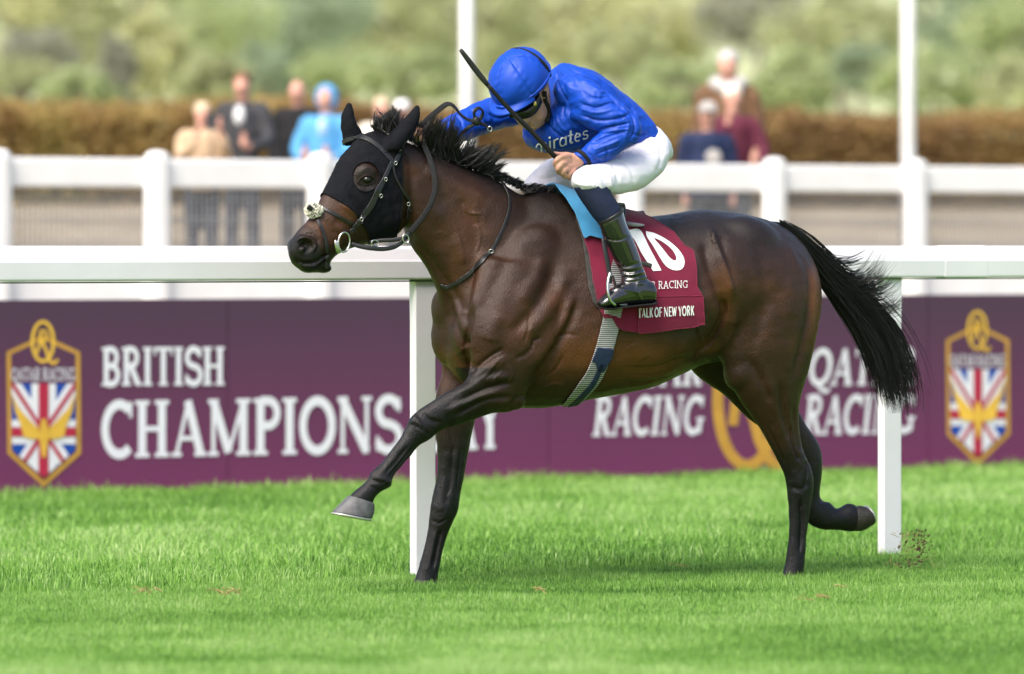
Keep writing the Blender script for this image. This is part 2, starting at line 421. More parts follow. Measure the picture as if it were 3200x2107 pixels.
obj('lip_shade_strip', V, [(0, 1, 5, 4), (1, 2, 6, 5), (2, 3, 7, 6), (3, 0, 4, 7), (0, 3, 2, 1), (4, 5, 6, 7)], M['green_shade'], ra, smooth=False)
for x in (-300, 1321, 2780, 4060):
    c = on(RAIL, x, -.005, 0); V = []
    for z, hw, hd in ((-.1, .0535, .022), (.5, .0535, .022), (1.05, .054, .022), (RT - .14, .056, .024)):
        for i, j in ((-1, -1), (1, -1), (1, 1), (-1, 1)): V.append(c + RAIL.d * hw * i + RAIL.n * hd * j + np.array([0, 0, z]))
    Fc = [(0, 3, 2, 1), (12, 13, 14, 15)] + [(l * 4 + i, l * 4 + (i + 1) % 4, l * 4 + 4 + (i + 1) % 4, l * 4 + 4 + i) for l in range(3) for i in range(4)]
    bevel(obj('post', V, Fc, M['white_plastic'], ra, smooth=False), .006, 2)

# ---------------------------------------------------------------- lettering: stroke glyphs (unit height) 
def arc(cx, cy, rx, ry, a0, a1, n=14): return [(cx + rx * math.cos(math.radians(a0 + (a1 - a0) * i / n)), cy + ry * math.sin(math.radians(a0 + (a1 - a0) * i / n))) for i in range(n + 1)]
def glyph(ch, T=.15, s=.075, sw=.10, slab=True):
    """returns (list of (polyline, width)), advance"""
    K = []; hs = s / 2
    def stem(x, y0=0., y1=1., serif='tb', w=T):
        K.append(([(x, y0), (x, y1)], w))
        if slab:
            if 't' in serif: K.append(([(x - w / 2 - sw * .75, y1 - hs), (x + w / 2 + sw * .75, y1 - hs)], s))
            if 'b' in serif: K.append(([(x - w / 2 - sw * .75, y0 + hs), (x + w / 2 + sw * .75, y0 + hs)], s))
    def foot(x, y, w=.26):
        if slab: K.append(([(x - w / 2, y), (x + w / 2, y)], s))
    if ch == 'I': stem(.2); return K, .42
    if ch == 'H': stem(.2); stem(.66); K.append(([(.2, .5), (.66, .5)], .09)); return K, .88
    if ch == 'T': stem(.36, serif='b'); K.append(([(.03, .955), (.69, .955)], .09)); K.append(([(.05, .99), (.05, .78)], .07)); K.append(([(.67, .99), (.67, .78)], .07)); return K, .72
    if ch in 'BPRD':
        stem(.2)
        if ch == 'D': K.append(([(.2, .95), (.34, .95)] + arc(.34, .5, .34, .45, 90, -90) + [(.2, .05)], T * .95)); return K, .80
        K.append(([(.2, .955), (.38, .955)] + arc(.38, .735, .21, .22, 90, -90) + [(.2, .515)], T * .85))
        if ch == 'B': K.append(([(.2, .515), (.40, .515)] + arc(.40, .28, .23, .235, 90, -90) + [(.2, .045)], T * .9)); return K, .74
        if ch == 'R': K.append(([(.36, .52), (.62, .05)], T)); foot(.66, hs, .2); return K, .78
        return K, .68
    if ch == 'S': K.append((arc(.33, .73, .235, .225, 15, 250) + [(.38, .50)] + arc(.33, .27, .26, .225, 80, -165), T * .9)); K.append(([(.57, .97), (.57, .72)], .06)); K.append(([(.07, .03), (.07, .30)], .06)); return K, .64
    if ch in 'CG':
        K.append((arc(.43, .5, .34, .44, 48, 312, 20), T * .95)); K.append(([(.69, .98), (.69, .70)], .07))
        if ch == 'G': stem(.68, .04, .44, 't', T * .9); return K, .82
        return K, .76
    if ch in 'OQ':
        K.append((arc(.43, .5, .34, .44, 0, 360, 28), T * .95))
        if ch == 'Q': K.append(([(.40, .10), (.52, -.08), (.72, -.16), (.86, -.10)], T * .7))
        return K, .86
    if ch == 'A': K.append(([(.12, .04), (.40, .98)], .08)); K.append(([(.38, .98), (.68, .04)], T)); K.append(([(.22, .32), (.58, .32)], .08)); foot(.12, hs, .24); foot(.68, hs, .28); return K, .82
    if ch == 'M': stem(.16, w=.09); stem(.86, w=T); K.append(([(.16, .97), (.52, .06)], T)); K.append(([(.52, .06), (.86, .97)], .08)); return K, 1.06
    if ch == 'N': stem(.16, w=.085); stem(.72, serif='t', w=.085); K.append(([(.14, .97), (.72, .03)], T)); return K, .90
    if ch == 'L': stem(.18); K.append(([(.18, .06), (.62, .06)], .12)); return K, .66
    if ch == 'E': stem(.18); K.append(([(.18, .94), (.6, .94)], .12)); K.append(([(.18, .5), (.54, .5)], .11)); K.append(([(.18, .06), (.62, .06)], .12)); return K, .68
    if ch == 'F': stem(.18); K.append(([(.18, .94), (.6, .94)], .12)); K.append(([(.18, .5), (.54, .5)], .11)); return K, .62
    if ch == 'K': stem(.18); K.append(([(.24, .42), (.60, .99)], T)); K.append(([(.34, .56), (.64, .01)], T)); return K, .70
    if ch == 'W': K.append(([(.08, .98), (.27, .03)], T)); K.append(([(.27, .03), (.46, .9)], T * .8)); K.append(([(.46, .9), (.65, .03)], T)); K.append(([(.65, .03), (.84, .98)], T * .8)); return K, .94
    if ch == 'i': K.append(([(.12, .02), (.12, .62)], T)); K.append(([(.12, .76), (.12, .88)], T)); return K, .27
    if ch == 'r': K.append(([(.12, .02), (.12, .62)], T)); K.append((arc(.30, .40, .18, .2, 175, 60), T * .8)); return K, .42
    if ch == 'a': K.append((arc(.27, .30, .19, .27, 40, 330, 16), T * .8)); K.append(([(.47, .02), (.47, .62)], T)); return K, .58
    if ch == 't': K.append(([(.18, .9), (.18, .16), (.24, .06), (.36, .06)], T)); K.append(([(.03, .58), (.36, .58)], T * .6)); return K, .40
    if ch == 'e': K.append(([(.08, .33), (.46, .33)] + arc(.27, .32, .19, .27, 5, 300, 16), T * .75)); return K, .54
    if ch == 's': K.append((arc(.24, .45, .14, .13, 20, 250, 10) + arc(.24, .18, .16, .14, 80, -160, 10), T * .75)); return K, .46
    if ch == 'm': K.append(([(.12, .02), (.12, .62)], T)); K.append((arc(.28, .40, .16, .2, 175, 0) + [(.44, .02)], T * .85)); K.append((arc(.60, .40, .16, .2, 175, 0) + [(.76, .02)], T * .85)); return K, .88
    if ch == 'Y': K.append(([(.36, .48), (.36, 0)], T)); K.append(([(.08, .97), (.36, .46)], T)); K.append(([(.66, .97), (.36, .46)], .085)); foot(.36, hs, .3); foot(.08, 1 - hs, .26); foot(.64, 1 - hs, .24); return K, .74
    return K, .3
def ribbon(line, w):
    L = np.array(line, float); t = np.gradient(L, axis=0); t /= np.linalg.norm(t, axis=1)[:, None] + 1e-9; nn = np.stack([-t[:, 1], t[:, 0]], 1) * w / 2
    return L + nn, L - nn
def word(txt, x0, x1, yb0, yt0, yb1, yt1, pl, lift, shear=0.0, T=.15, slab=True, yfun=None):
    """raised flat letters spelled between image columns x0..x1 on a plane; baseline/cap line may slope with perspective"""
    gl = [(glyph(c, T, slab=slab)) for c in txt]; tot = sum(a for _, a in gl); m = MB(); cur = 0; k = 0
    for st, adv in gl:
        for line, wdt in st:
            a, b = ribbon(line, wdt); k += 1
            def mp(p):
                u = (cur + p[0] + shear * p[1]) / tot; x = x0 + (x1 - x0) * u
                yb, yt = yb0 + (yb1 - yb0) * u, yt0 + (yt1 - yt0) * u
                return pl.P(x, yb + (yt - yb) * p[1], lift + (k % 40) * .00012)
            A, B = [mp(p) for p in a], [mp(p) for p in b]; n = len(A)
            if any(q is None for q in A + B): continue
            m.add(A + B, [(i, i + 1, n + i + 1, n + i) for i in range(n - 1)])
        cur += adv
    return m
def flatpoly(m, pts, pl, lift): m.add([pl.P(x, y, lift) for x, y in pts], [tuple(range(len(pts)))])
def hclip(poly, conv):
    out = [np.array(p, float) for p in poly]; n = len(conv); cc = np.mean(np.array(conv, float), 0)
    for i in range(n):
        a, b = np.array(conv[i], float), np.array(conv[(i + 1) % n], float); e = b - a; nn = np.array([-e[1], e[0]])
        if nn.dot(cc - a) < 0: nn = -nn
        res = []
        for j in range(len(out)):
            p, q = out[j], out[(j + 1) % len(out)]; dp, dq = nn.dot(p - a), nn.dot(q - a)
            if dp >= 0: res.append(p)
            if dp * dq < 0: res.append(p + (q - p) * dp / (dp - dq))
        out = res
        if not out: break
    return out
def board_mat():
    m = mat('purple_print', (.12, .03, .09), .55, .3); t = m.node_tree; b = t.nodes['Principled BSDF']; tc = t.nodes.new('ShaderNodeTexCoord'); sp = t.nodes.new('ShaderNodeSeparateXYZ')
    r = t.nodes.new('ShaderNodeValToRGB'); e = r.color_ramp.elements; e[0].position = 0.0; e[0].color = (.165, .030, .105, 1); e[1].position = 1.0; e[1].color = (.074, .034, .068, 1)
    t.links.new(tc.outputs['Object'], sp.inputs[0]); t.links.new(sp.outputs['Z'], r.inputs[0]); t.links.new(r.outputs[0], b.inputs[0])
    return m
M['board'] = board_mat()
M['red_print'] = mat('red_print', (.42, .02, .06), .5, .3); M['blue_print'] = mat('blue_print', (.01, .06, .36), .5, .3); M['yellow_print'] = mat('yellow_print', (.72, .42, .06), .5, .3, .2, 5)
M['dark_print'] = mat('dark_print', (.05, .02, .04), .5, .3)
def board(x0, x1, label):
    r = empty('advertising_board', on(HO, (x0 + x1) / 2, 0, 0), label, 'hoarding', 'purple boards behind the verge')
    mb = MB(); a, b = on(HO, x0 + 1.5, 0, 0), on(HO, x1 - 1.5, 0, 0)
    n = 24; V = []
    for i in range(n + 1):
        p = a + (b - a) * i / n; wv = .001 * math.sin(i * 1.7 + x0)
        for tt, z in ((0 + wv, -.06), (0 + wv * .3, 1.093), (-.05, 1.093), (-.05, -.06)): V.append(p + HO.n * tt + np.array([0, 0, z]))
    Fc = [(i * 4 + j, i * 4 + (j + 1) % 4, i * 4 + 4 + (j + 1) % 4, i * 4 + 4 + j) for i in range(n) for j in range(4)] + [(3, 2, 1, 0), (n * 4, n * 4 + 1, n * 4 + 2, n * 4 + 3)]
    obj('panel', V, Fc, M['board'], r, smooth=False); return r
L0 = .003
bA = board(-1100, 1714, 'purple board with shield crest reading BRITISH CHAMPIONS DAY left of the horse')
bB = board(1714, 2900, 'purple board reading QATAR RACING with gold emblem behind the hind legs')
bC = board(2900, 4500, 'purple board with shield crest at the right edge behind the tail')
word('BRITISH', 315, 706, 1206, 1086, 1204, 1084, HO, L0, 0, .18).build('lettering', M['print_white'], bA)
word('CHAMPIONS', 316, 1256, 1432, 1254, 1414, 1237, HO, L0, 0, .18).build('lettering', M['print_white'], bA)
word('DAY', 1318, 1572, 1411, 1232, 1402, 1228, HO, L0, 0, .18).build('lettering', M['print_white'], bA)
mb = MB(); flatpoly(mb, [(710, 941), (712, 941), (712, 1495), (710, 1495)], HO, L0); mb.build('seam', M['dark_print'], bA)
# italic pair of words each side of the gold emblem
for x0, xq, ys in ((1856, 1868, 0), (2515, 2530, -4)):
    word('RACING', x0 - 8, x0 + 338, 1364 + ys, 1240 + ys, 1358 + ys, 1236 + ys, HO, L0, .18, .17).build('lettering', M['print_white'], bB)
    word('QATAR', xq - 8, xq + 325, 1210 + ys, 1094 + ys, 1206 + ys, 1091 + ys, HO, L0, .18, .17).build('lettering', M['print_white'], bB)
def px_ribbon(m, line, w, pl, lift):
    a, b = ribbon(line, w); n = len(a); A = [pl.P(x, y, lift) for x, y in a] + [pl.P(x, y, lift) for x, y in b]
    m.add(A, [(i, i + 1, n + i + 1, n + i) for i in range(n - 1)])
mb = MB(); px_ribbon(mb, arc(2335, 1250, 92, 205, 0, 360, 40), 34, HO, L0)
px_ribbon(mb, [(2300, 1110), (2305, 1200), (2290, 1330)], 30, HO, L0 + .001); px_ribbon(mb, arc(2330, 1150, 55, 55, 170, -90, 16) + [(2300, 1215)], 26, HO, L0 + .002)
px_ribbon(mb, crom([(2310, 1215), (2350, 1290), (2375, 1380), (2410, 1440), (2450, 1470)], 5), 34, HO, L0 + .003)
mb.build('gold_emblem', M['gold'], bB)
def shield(parent, ox, oy, sx, sy):
    f = lambda pts: [(ox + x * sx, oy + y * sy) for x, y in pts]
    crest = MB(); flatpoly(crest, f([(35, 340), (228, 250), (425, 340), (430, 880), (232, 1058), (40, 880)]), HO, L0); crest.build('shield_frame', M['gold'], parent)
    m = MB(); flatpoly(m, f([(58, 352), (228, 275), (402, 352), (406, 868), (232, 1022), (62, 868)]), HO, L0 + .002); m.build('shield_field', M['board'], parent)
    fl = [(62, 508), (400, 508), (402, 860), (233, 1008), (64, 860)]
    c = (232, 765)
    def band(p, q, w):
        p, q = np.array(p, float), np.array(q, float); d = (q - p) / np.linalg.norm(q - p); nn = np.array([-d[1], d[0]]) * w / 2
        return hclip([p + nn, q + nn, q - nn, p - nn], fl)
    m = MB(); flatpoly(m, f(fl), HO, L0 + .004); m.build('flag_field', M['blue_print'], parent)
    m = MB()
    for i, (p, q, w) in enumerate((((40, 470), (430, 1060), 78), ((430, 470), (40, 1060), 78), ((232, 480), (232, 1020), 130), ((40, 765), (430, 765), 128))):
        pp = band(p, q, w)
        if len(pp) > 2: flatpoly(m, f(pp), HO, L0 + .005 + i * .0004)
    m.build('flag_white', M['print_white'], parent); m = MB()
    for i, (p, q, w) in enumerate((((40, 470), (232, 765), 22), ((430, 470), (232, 765), 22), ((232, 765), (430, 1060), 22), ((232, 765), (40, 1060), 22), ((232, 480), (232, 1020), 54), ((40, 765), (430, 765), 50))):
        pp = band(p, q, w)
        if len(pp) > 2: flatpoly(m, f(pp), HO, L0 + .008 + i * .0004)
    m.build('flag_red', M['red_print'], parent)
    m = MB()
    for sg in (-1, 1):
        wing = [(232 + sg * 20, 800), (232 + sg * 28, 745), (232 + sg * 75, 700), (232 + sg * 130, 640), (232 + sg * 168, 560), (232 + sg * 150, 660), (232 + sg * 118, 740), (232 + sg * 108, 790), (232 + sg * 60, 805)]
        flatpoly(m, f(wing), HO, L0 + .0125 + .0005 * sg)
    flatpoly(m, f([(212, 730), (222, 695), (242, 695), (254, 730), (258, 800), (242, 900), (226, 900), (208, 800)]), HO, L0 + .0135)
    m.build('winged_figure', M['yellow_print'], parent)
    m = MB(); px_ribbon(m, f(arc(228, 285, 56, 105, 0, 360, 32)), 18 * sx, HO, L0 + .004)
    px_ribbon(m, f([(218, 225), (212, 300), (192, 350)]), 15 * sx, HO, L0 + .0045); px_ribbon(m, f(arc(226, 255, 26, 28, 150, -100, 12)), 12 * sx, HO, L0 + .005)
    px_ribbon(m, f(crom([(222, 283), (245, 330), (262, 380), (285, 402), (308, 380)], 4)), 15 * sx, HO, L0 + .0055); m.build('ring_emblem', M['yellow_print'], parent)
    a, b = f([(60, 492), (400, 425)]); word('QATAR RACING', a[0], b[0], a[1], b[1], a[1], b[1], HO, L0 + .004, 0, .13).build('lettering', M['print_white'], parent)
shield(bA, 0, 900, 1 / 1.7, 1 / 1.7)
shield(bC, 2939, 900 - 24, .505, .548)

# ---------------------------------------------------------------- crowd fence on the bank
fe = empty('crowd_fence', on(FEN, 1600, 0, BANK), 'white wooden crowd fence with wire mesh panels on the bank', 'fence')
def beam(x0, x1, z0, z1, t0, t1, name, m, parent, bv=.012):
    mb = MB(); P = []
    for z in (z0, z1):
        for x, t in ((x0, t0), (x1, t0), (x1, t1), (x0, t1)): P.append(on(FEN, x, 0, z) + FEN.n * t)
    mb.hexa(P); return bevel(mb.build(name, m, parent), bv)
fx = [-1950, -1400, -930, -480, -5, 491, 1000, 1490, 1972, 2420, 2862, 3290, 3700]
for a_, b_ in zip(fx[:-1], fx[1:]):
    beam(a_ + 3, b_ - 3, 1.80, 2.005, -.03, .03, 'top_rail', M['white_paint'], fe, .02)
    beam(a_ + 3, b_ - 3, .97, 1.20, -.03, .02, 'kick_board', M['white_paint'], fe)
for x in fx:
    c = on(FEN, x, .045, 0); V = []; Z = [(BANK - .2, 1), (1.98, 1), (2.03, .9), (2.055, .55), (2.062, .1)]
    for z, s in Z:
        for k in range(10): V.append(c + FEN.d * .098 * s * math.cos(k * .6283) * 1.05 + FEN.n * .07 * s * math.sin(k * .6283) * 1.05 + np.array([0, 0, z]))
    Fc = [(l * 10 + k, l * 10 + (k + 1) % 10, l * 10 + 10 + (k + 1) % 10, l * 10 + 10 + k) for l in range(len(Z) - 1) for k in range(10)] + [tuple(range((len(Z) - 1) * 10, len(Z) * 10))]
    obj('post', V, Fc, M['white_paint'], fe, smooth=False)
M['wire'] = mat('galvanised_wire', (.34, .34, .34), .5, .4, .1, 20)
mb = MB(); up = np.array([0, 0, 1.0]); p0, p1 = on(FEN, -1400, -.045, 0), on(FEN, 3700, -.045, 0); ln = np.linalg.norm(p1 - p0)
for i in range(int(ln / .042)):
    c = p0 + (p1 - p0) * (i * .042 / ln); P = []
    for z in (1.0, 1.80):
        for a_, b_ in ((-1, -1), (1, -1), (1, 1), (-1, 1)): P.append(c + FEN.d * .0045 * a_ + FEN.n * .0035 * b_ + up * z)
    mb.hexa(P)
for z in (1.22, 1.40, 1.56, 1.72):
    for dz in (0, .03):
        P = []
        for zz in (-.004, .004):
            for c, t in ((p0, .004), (p1, .004), (p1, .012), (p0, .012)): P.append(c + FEN.n * t + up * (z + dz + zz))
        mb.hexa(P)
tag(mb.build('wire_mesh', M['wire'], fe), kind='stuff')

# ---------------------------------------------------------------- white lamp masts
for x, lb, off in ((1459, 'thin white mast rising behind the jockey and the whip', -.35), (2838, 'thin white mast rising from the fence above the tail', -.10)):
    c = on(FEN, x, off, BANK - .3); mr = empty('white_mast', c, lb, 'mast', 'white masts along the crowd fence')
    m = MB(); m.tube([c, c + [0, 0, 2.5], c + [0, 0, 6.5]], [.062, .058, .05], 14); m.build('pole', M['white_paint'], mr, True)
    m = MB(); m.tube([c + [0, 0, .15], c + [0, 0, .35]], [.11, .09], 14); m.build('base_collar', M['white_paint'], mr, True)
    m = MB(); m.tube([c + [0, 0, 6.5], c + [0, 0, 6.62], c + [0, 0, 6.7]], [.06, .06, .02], 14); m.build('cap', M['white_paint'], mr, True)

# ---------------------------------------------------------------- leaves: hedge and trees
def leaf_cloud(P, size, seed, N=None):
    g = np.random.default_rng(seed); n = len(P); a = g.normal(size=(n, 3)); a /= np.linalg.norm(a, axis=1)[:, None]
    b = np.cross(a, g.normal(size=(n, 3))); b /= np.linalg.norm(b, axis=1)[:, None]; s = (size * g.uniform(.6, 1.4, n))[:, None]
    V = np.stack([P - a * s, P + b * s * .55, P + a * s, P - b * s * .55], 1).reshape(-1, 3); F = np.arange(n * 4).reshape(-1, 4)
    return V, F
def leafmat(name, stops):
    m = mat(name, stops[1][1], .6, .3); ramp_attr(m, 'tone', stops); trans_grass(m, .5); return m
M['hedge_leaf'] = leafmat('beech_hedge_leaf', [(0, (.26, .16, .075)), (.4, (.42, .28, .11)), (.75, (.50, .39, .14)), (1, (.46, .48, .14))])
M['bark'] = mat('bark', (.26, .23, .17), .9, .1, .3, 6, .5, 12)
HED = Plane((0, 58.5), 34.4)
g = np.random.default_rng(21)
for k, (xa, xb, lb) in enumerate(((-1500, 1250, 'brown clipped beech hedge behind the crowd on the left'), (1250, 4600, 'brown and olive clipped hedge behind the fence on the right'))):
    a_, b_ = on(HED, xa, 0, 1.75), on(HED, xb, 0, 1.75); L = np.linalg.norm(b_ - a_); n = int(L * 4200)
    hr = empty('clipped_hedge', (a_ + b_) / 2, lb, 'hedge', 'hedge behind the crowd'); u = g.uniform(0, 1, n); z = g.uniform(0, 1, n) ** .8; side = g.uniform(0, 1, n)
    top = .93 + .10 * vnoise(np.stack([u * L, 0 * u, 0 * u], 1), .6, 4) + .05 * vnoise(np.stack([u * L, 0 * u, 0 * u], 1), 2.2, 4)
    t = np.where(side < .6, .62 + g.normal(0, .06, n), g.uniform(-.6, .6, n)); zz = np.where(side < .6, z * top, top + g.normal(0, .05, n))
    P = a_ + (b_ - a_) * u[:, None] + HED.n * t[:, None] + np.stack([0 * u, 0 * u, zz], 1)
    V, F = leaf_cloud(P, .036, 31 + k); tone = np.clip(.38 + .30 * vnoise(P, .75, 6) + .2 * vnoise(P, 2.3, 7) + (.30 * np.clip(vnoise(P, .22, 8) + .1, 0, 1)) + g.normal(0, .1, n), 0, 1)
    obj('foliage', V, F, M['hedge_leaf'], hr, smooth=False, attrs={'tone': np.repeat(tone, 4)})
    mb = MB(); P = []
    for zc in (-.1, .80):
        for x, tt in ((xa, .5), (xb, .5), (xb, -.5), (xa, -.5)): P.append(on(HED, x, 0, 1.75 + zc) + HED.n * tt)
    mb.hexa(P); mb.build('branch_core', M['bark'], hr)
LEAFS = {
 'olive': leafmat('olive_leaf', [(0, (0.391, 0.407, 0.232)), (0.5, (0.502, 0.524, 0.291)), (0.8, (0.561, 0.586, 0.321)), (1, (0.619, 0.647, 0.352))]),
 'blue': leafmat('blue_leaf', [(0, (0.318, 0.371, 0.246)), (0.5, (0.385, 0.466, 0.313)), (0.8, (0.420, 0.516, 0.348)), (1, (0.455, 0.566, 0.383))]),
 'yellow': leafmat('yellow_leaf', [(0, (0.445, 0.449, 0.255)), (0.5, (0.589, 0.590, 0.327)), (0.8, (0.666, 0.665, 0.366)), (1, (0.698, 0.706, 0.403))]),
 'green': leafmat('green_leaf', [(0, (0.372, 0.417, 0.228)), (0.5, (0.472, 0.539, 0.283)), (0.8, (0.525, 0.603, 0.313)), (1, (0.578, 0.668, 0.342))]),
 'grey': leafmat('grey_leaf', [(0, (0.331, 0.335, 0.250)), (0.5, (0.406, 0.407, 0.320)), (0.8, (0.446, 0.446, 0.357)), (1, (0.486, 0.483, 0.393))])}
def zground(x, y):
    q = -HO.t(np.array([[x, y]]))[0]; return float(bank_h(q) + vnoise(np.array([[x, y, 0]]), .05, 3)[0] * np.clip((q - 50) / 60, 0, 1) * 1.6)
def tree(px, py, Y, rx, rz, kind, label, seed, name='hillside_tree', cat='tree'):
    g = np.random.default_rng(seed); x = (px - CX) / FPX * Y; zc = CAMH + (HY - py) / FPX * Y; zg = zground(x, Y)
    zc = max(zc, zg + rz * .75); r = empty(name, (x, Y, zg), label, cat, 'trees and bushes on the hillside behind the hedge')
    m = MB(); tr = .05 * rx + .05; m.tube([(x, Y, zg - .3), (x + .05 * rx, Y, zg + (zc - zg) * .5), (x, Y, zc + rz * .2)], [tr * 1.4, tr, tr * .4], 8)
    for k in range(6):
        a = k * 1.05 + seed; m.tube([(x, Y, zc - rz * .5 + .1 * k * rz), (x + math.cos(a) * rx * .4, Y + math.sin(a) * rx * .4, zc - rz * .1 + .08 * k * rz), (x + math.cos(a) * rx * .75, Y + math.sin(a) * rx * .75, zc + .1 * k * rz)], [tr * .5, tr * .3, tr * .12], 6)
    m.build('trunk', M['bark'], r, True)
    nc = 60; d = g.normal(size=(nc, 3)); d /= np.linalg.norm(d, axis=1)[:, None]; rad = g.uniform(.35, 1.0, nc)[:, None] ** .6
    C = d * rad * [rx, rx, rz] * .86; cr = g.uniform(.16, .34, nc) * min(rx, rz); n = 62
    off = g.normal(size=(nc, n, 3)); off /= np.linalg.norm(off, axis=2)[..., None]; off = off * (g.uniform(.4, 1, (nc, n, 1)) ** .5) * cr[:, None, None]
    P = (C[:, None] + off).reshape(-1, 3) + [x, Y, zc]; P[:, 2] = np.maximum(P[:, 2], zg + .05); V, F = leaf_cloud(P, .042 * (rx + rz) / 2 + .03, seed)
    tone = np.clip(.5 + np.repeat(g.normal(0, .13, nc), n) + g.normal(0, .1, nc * n), 0, 1)
    obj('crown', V, F, LEAFS[kind], r, smooth=False, attrs={'tone': np.repeat(tone, 4)}); return r
# (column, row of the crown centre in the photograph, distance, radii)
for i, (px, py, Y, rx, rz, kd, lb) in enumerate((
  (60, 60, 190, 3.4, 2.6, 'yellow', 'yellow green tree at the top left corner of the picture'),
  (420, 40, 200, 3.6, 2.6, 'olive', 'wide olive tree crown at the top left, beside the corner tree'),
  (140, 160, 150, 1.3, .7, 'grey', 'dark grey brown bush in front of the top left trees'),
  (480, 170, 128, .9, 1.2, 'yellow', 'pale yellow upright bush above the hedge on the left'),
  (355, 235, 115, .5, .85, 'grey', 'small greyish upright shrub left of the pale yellow bush'),
  (60, 270, 112, 1.3, .6, 'olive', 'low olive bush just above the hedge at the far left'),
  (250, 285, 108, .9, .45, 'green', 'low green bush left of the greyish shrub'),
  (700, 90, 175, 2.4, 1.7, 'green', 'green tree behind the man in the dark coat'),
  (640, 250, 118, 1.1, .6, 'olive', 'low olive bush behind the woman in beige'),
  (950, 80, 185, 2.6, 2.3, 'blue', 'tall dark blue green tree left of the first mast'),
  (830, 240, 130, 1.5, .75, 'blue', 'low blue green bush above the bald man'),
  (1060, 230, 126, 1.2, .7, 'green', 'green bush above the person in the blue hood'),
  (1240, 80, 190, 2.8, 1.9, 'olive', 'olive tree directly left of the first mast'),
  (1280, 240, 122, 1.4, .7, 'green', 'low green bush behind the raised rein and ears'),
  (1480, 90, 200, 2.8, 2.0, 'olive', 'olive tree standing behind the first mast'),
  (1750, 40, 205, 3.4, 2.2, 'yellow', 'pale straw coloured tree above the jockey cap'),
  (2060, 80, 200, 3.0, 1.8, 'yellow', 'pale yellow tree to the right of the jockey shoulder'),
  (1920, 170, 138, 1.6, .8, 'olive', 'olive bush just above the jockey back'),
  (2120, 270, 114, 1.3, .6, 'green', 'light green bush left of the tall spectator'),
  (2370, 40, 190, 2.4, 1.4, 'grey', 'grey green tree crown above the tall spectator'),
  (2480, 260, 118, 1.2, .75, 'green', 'dark green round bush right of the spectators'),
  (2620, 110, 170, 2.5, 1.6, 'olive', 'olive tree left of the second mast'),
  (2690, 210, 128, .9, .6, 'blue', 'small blue green bush beside the second mast'),
  (3020, 50, 180, 2.6, 1.6, 'blue', 'dark blue green tree at the top right'),
  (3200, 110, 160, 2.0, 1.5, 'green', 'green tree at the right edge of the picture'),
  (2920, 250, 120, 1.6, .8, 'green', 'light green bush above the hedge right of the second mast'),
  (3200, 280, 112, 1.3, .7, 'olive', 'olive bush above the hedge at the right edge'))):
    tree(px, py, Y, rx, rz, kd, lb, 100 + i, 'hillside_bush' if 'bush' in lb or 'shrub' in lb else 'hillside_tree', 'bush' if 'bush' in lb or 'shrub' in lb else 'tree')
# ================================================================== HORSE
HP = Plane((-0.292, 23.514), 26.0)                     # the horse's middle plane: it gallops left and a little towards the lens
_pl = HP.P(1235, 560, 0); HD = Plane(_pl[:2], 34.0)    # the head is carried turned a little further
trunk = [((1392, 905), (1400, 1120), 0, .09), ((1432, 815), (1436, 1190), 0, .15), ((1500, 705), (1500, 1240), 0, .195, .12), ((1570, 640), (1570, 1266), 0, .215, .2),
         ((1640, 603), (1640, 1277), 0, .235, .3), ((1730, 598), (1729, 1273), 0, .262, .32), ((1850, 640), (1859, 1246), 0, .295, .22), ((1980, 676), (2010, 1217), 0, .315, .1),
         ((2075, 672), (2100, 1180), 0, .31, 0), ((2190, 655), (2190, 1140), 0, .295, -.05), ((2300, 664), (2290, 1130), 0, .28, -.02), ((2400, 688), (2390, 1135), 0, .255, .1),
         ((2470, 730), (2470, 1120), 0, .215, .15), ((2520, 800), (2520, 1050), 0, .14, .1), ((2538, 870), (2536, 980), 0, .06)]
neck = [((1215, 420), (1262, 700), -.01, .072), ((1265, 440), (1287, 768), 0, .082), ((1330, 468), (1322, 818), 0, .092), ((1420, 505), (1348, 862), 0, .105),
        ((1520, 548), (1370, 915), 0, .122), ((1600, 592), (1392, 985), 0, .14), ((1660, 640), (1440, 1060), 0, .15), ((1690, 720), (1510, 1120), 0, .15)]
head = [((1215, 428), (1285, 590), 0, .07), ((1180, 412), (1278, 650), 0, .088), ((1130, 430), (1262, 705), 0, .098, -.08), ((1080, 485), (1235, 738), 0, .102, -.1), ((1046, 545), (1195, 752), 0, .094, -.1),
        ((1018, 600), (1145, 764), 0, .080), ((990, 650), (1095, 778), 0, .066), ((962, 690), (1052, 797), 0, .058), ((932, 722), (1030, 822), 0, .056), ((910, 752), (1015, 846), 0, .053), ((904, 785), (985, 853), 0, .045), ((912, 815), (950, 848), 0, .03)]
# forelimbs
nfore = [((1500, 800), (1760, 840), .15, .07), ((1470, 930), (1770, 950), .185, .085), ((1458, 1040), (1742, 1050), .195, .09), ((1470, 1130), (1705, 1130), .19, .085), ((1460, 1185), (1655, 1205), .185, .075),
         ((1425, 1210), (1606, 1280), .18, .065), ((1395, 1226), (1535, 1293), .172, .056), ((1350, 1256), (1462, 1319), .165, .047), ((1313, 1279), (1412, 1336), .16, .043), ((1284, 1304), (1378, 1346), .158, .042),
         ((1268, 1338), (1345, 1372), .156, .040), ((1250, 1370), (1308, 1394), .155, .032), ((1222, 1408), (1280, 1428), .155, .028), ((1190, 1450), (1244, 1470), .155, .028), ((1160, 1476), (1226, 1496), .155, .032),
         ((1149, 1500), (1222, 1520), .155, .034), ((1124, 1522), (1186, 1540), .155, .030), ((1098, 1545), (1168, 1562), .155, .034), ((1085, 1560), (1165, 1580), .155, .036)]
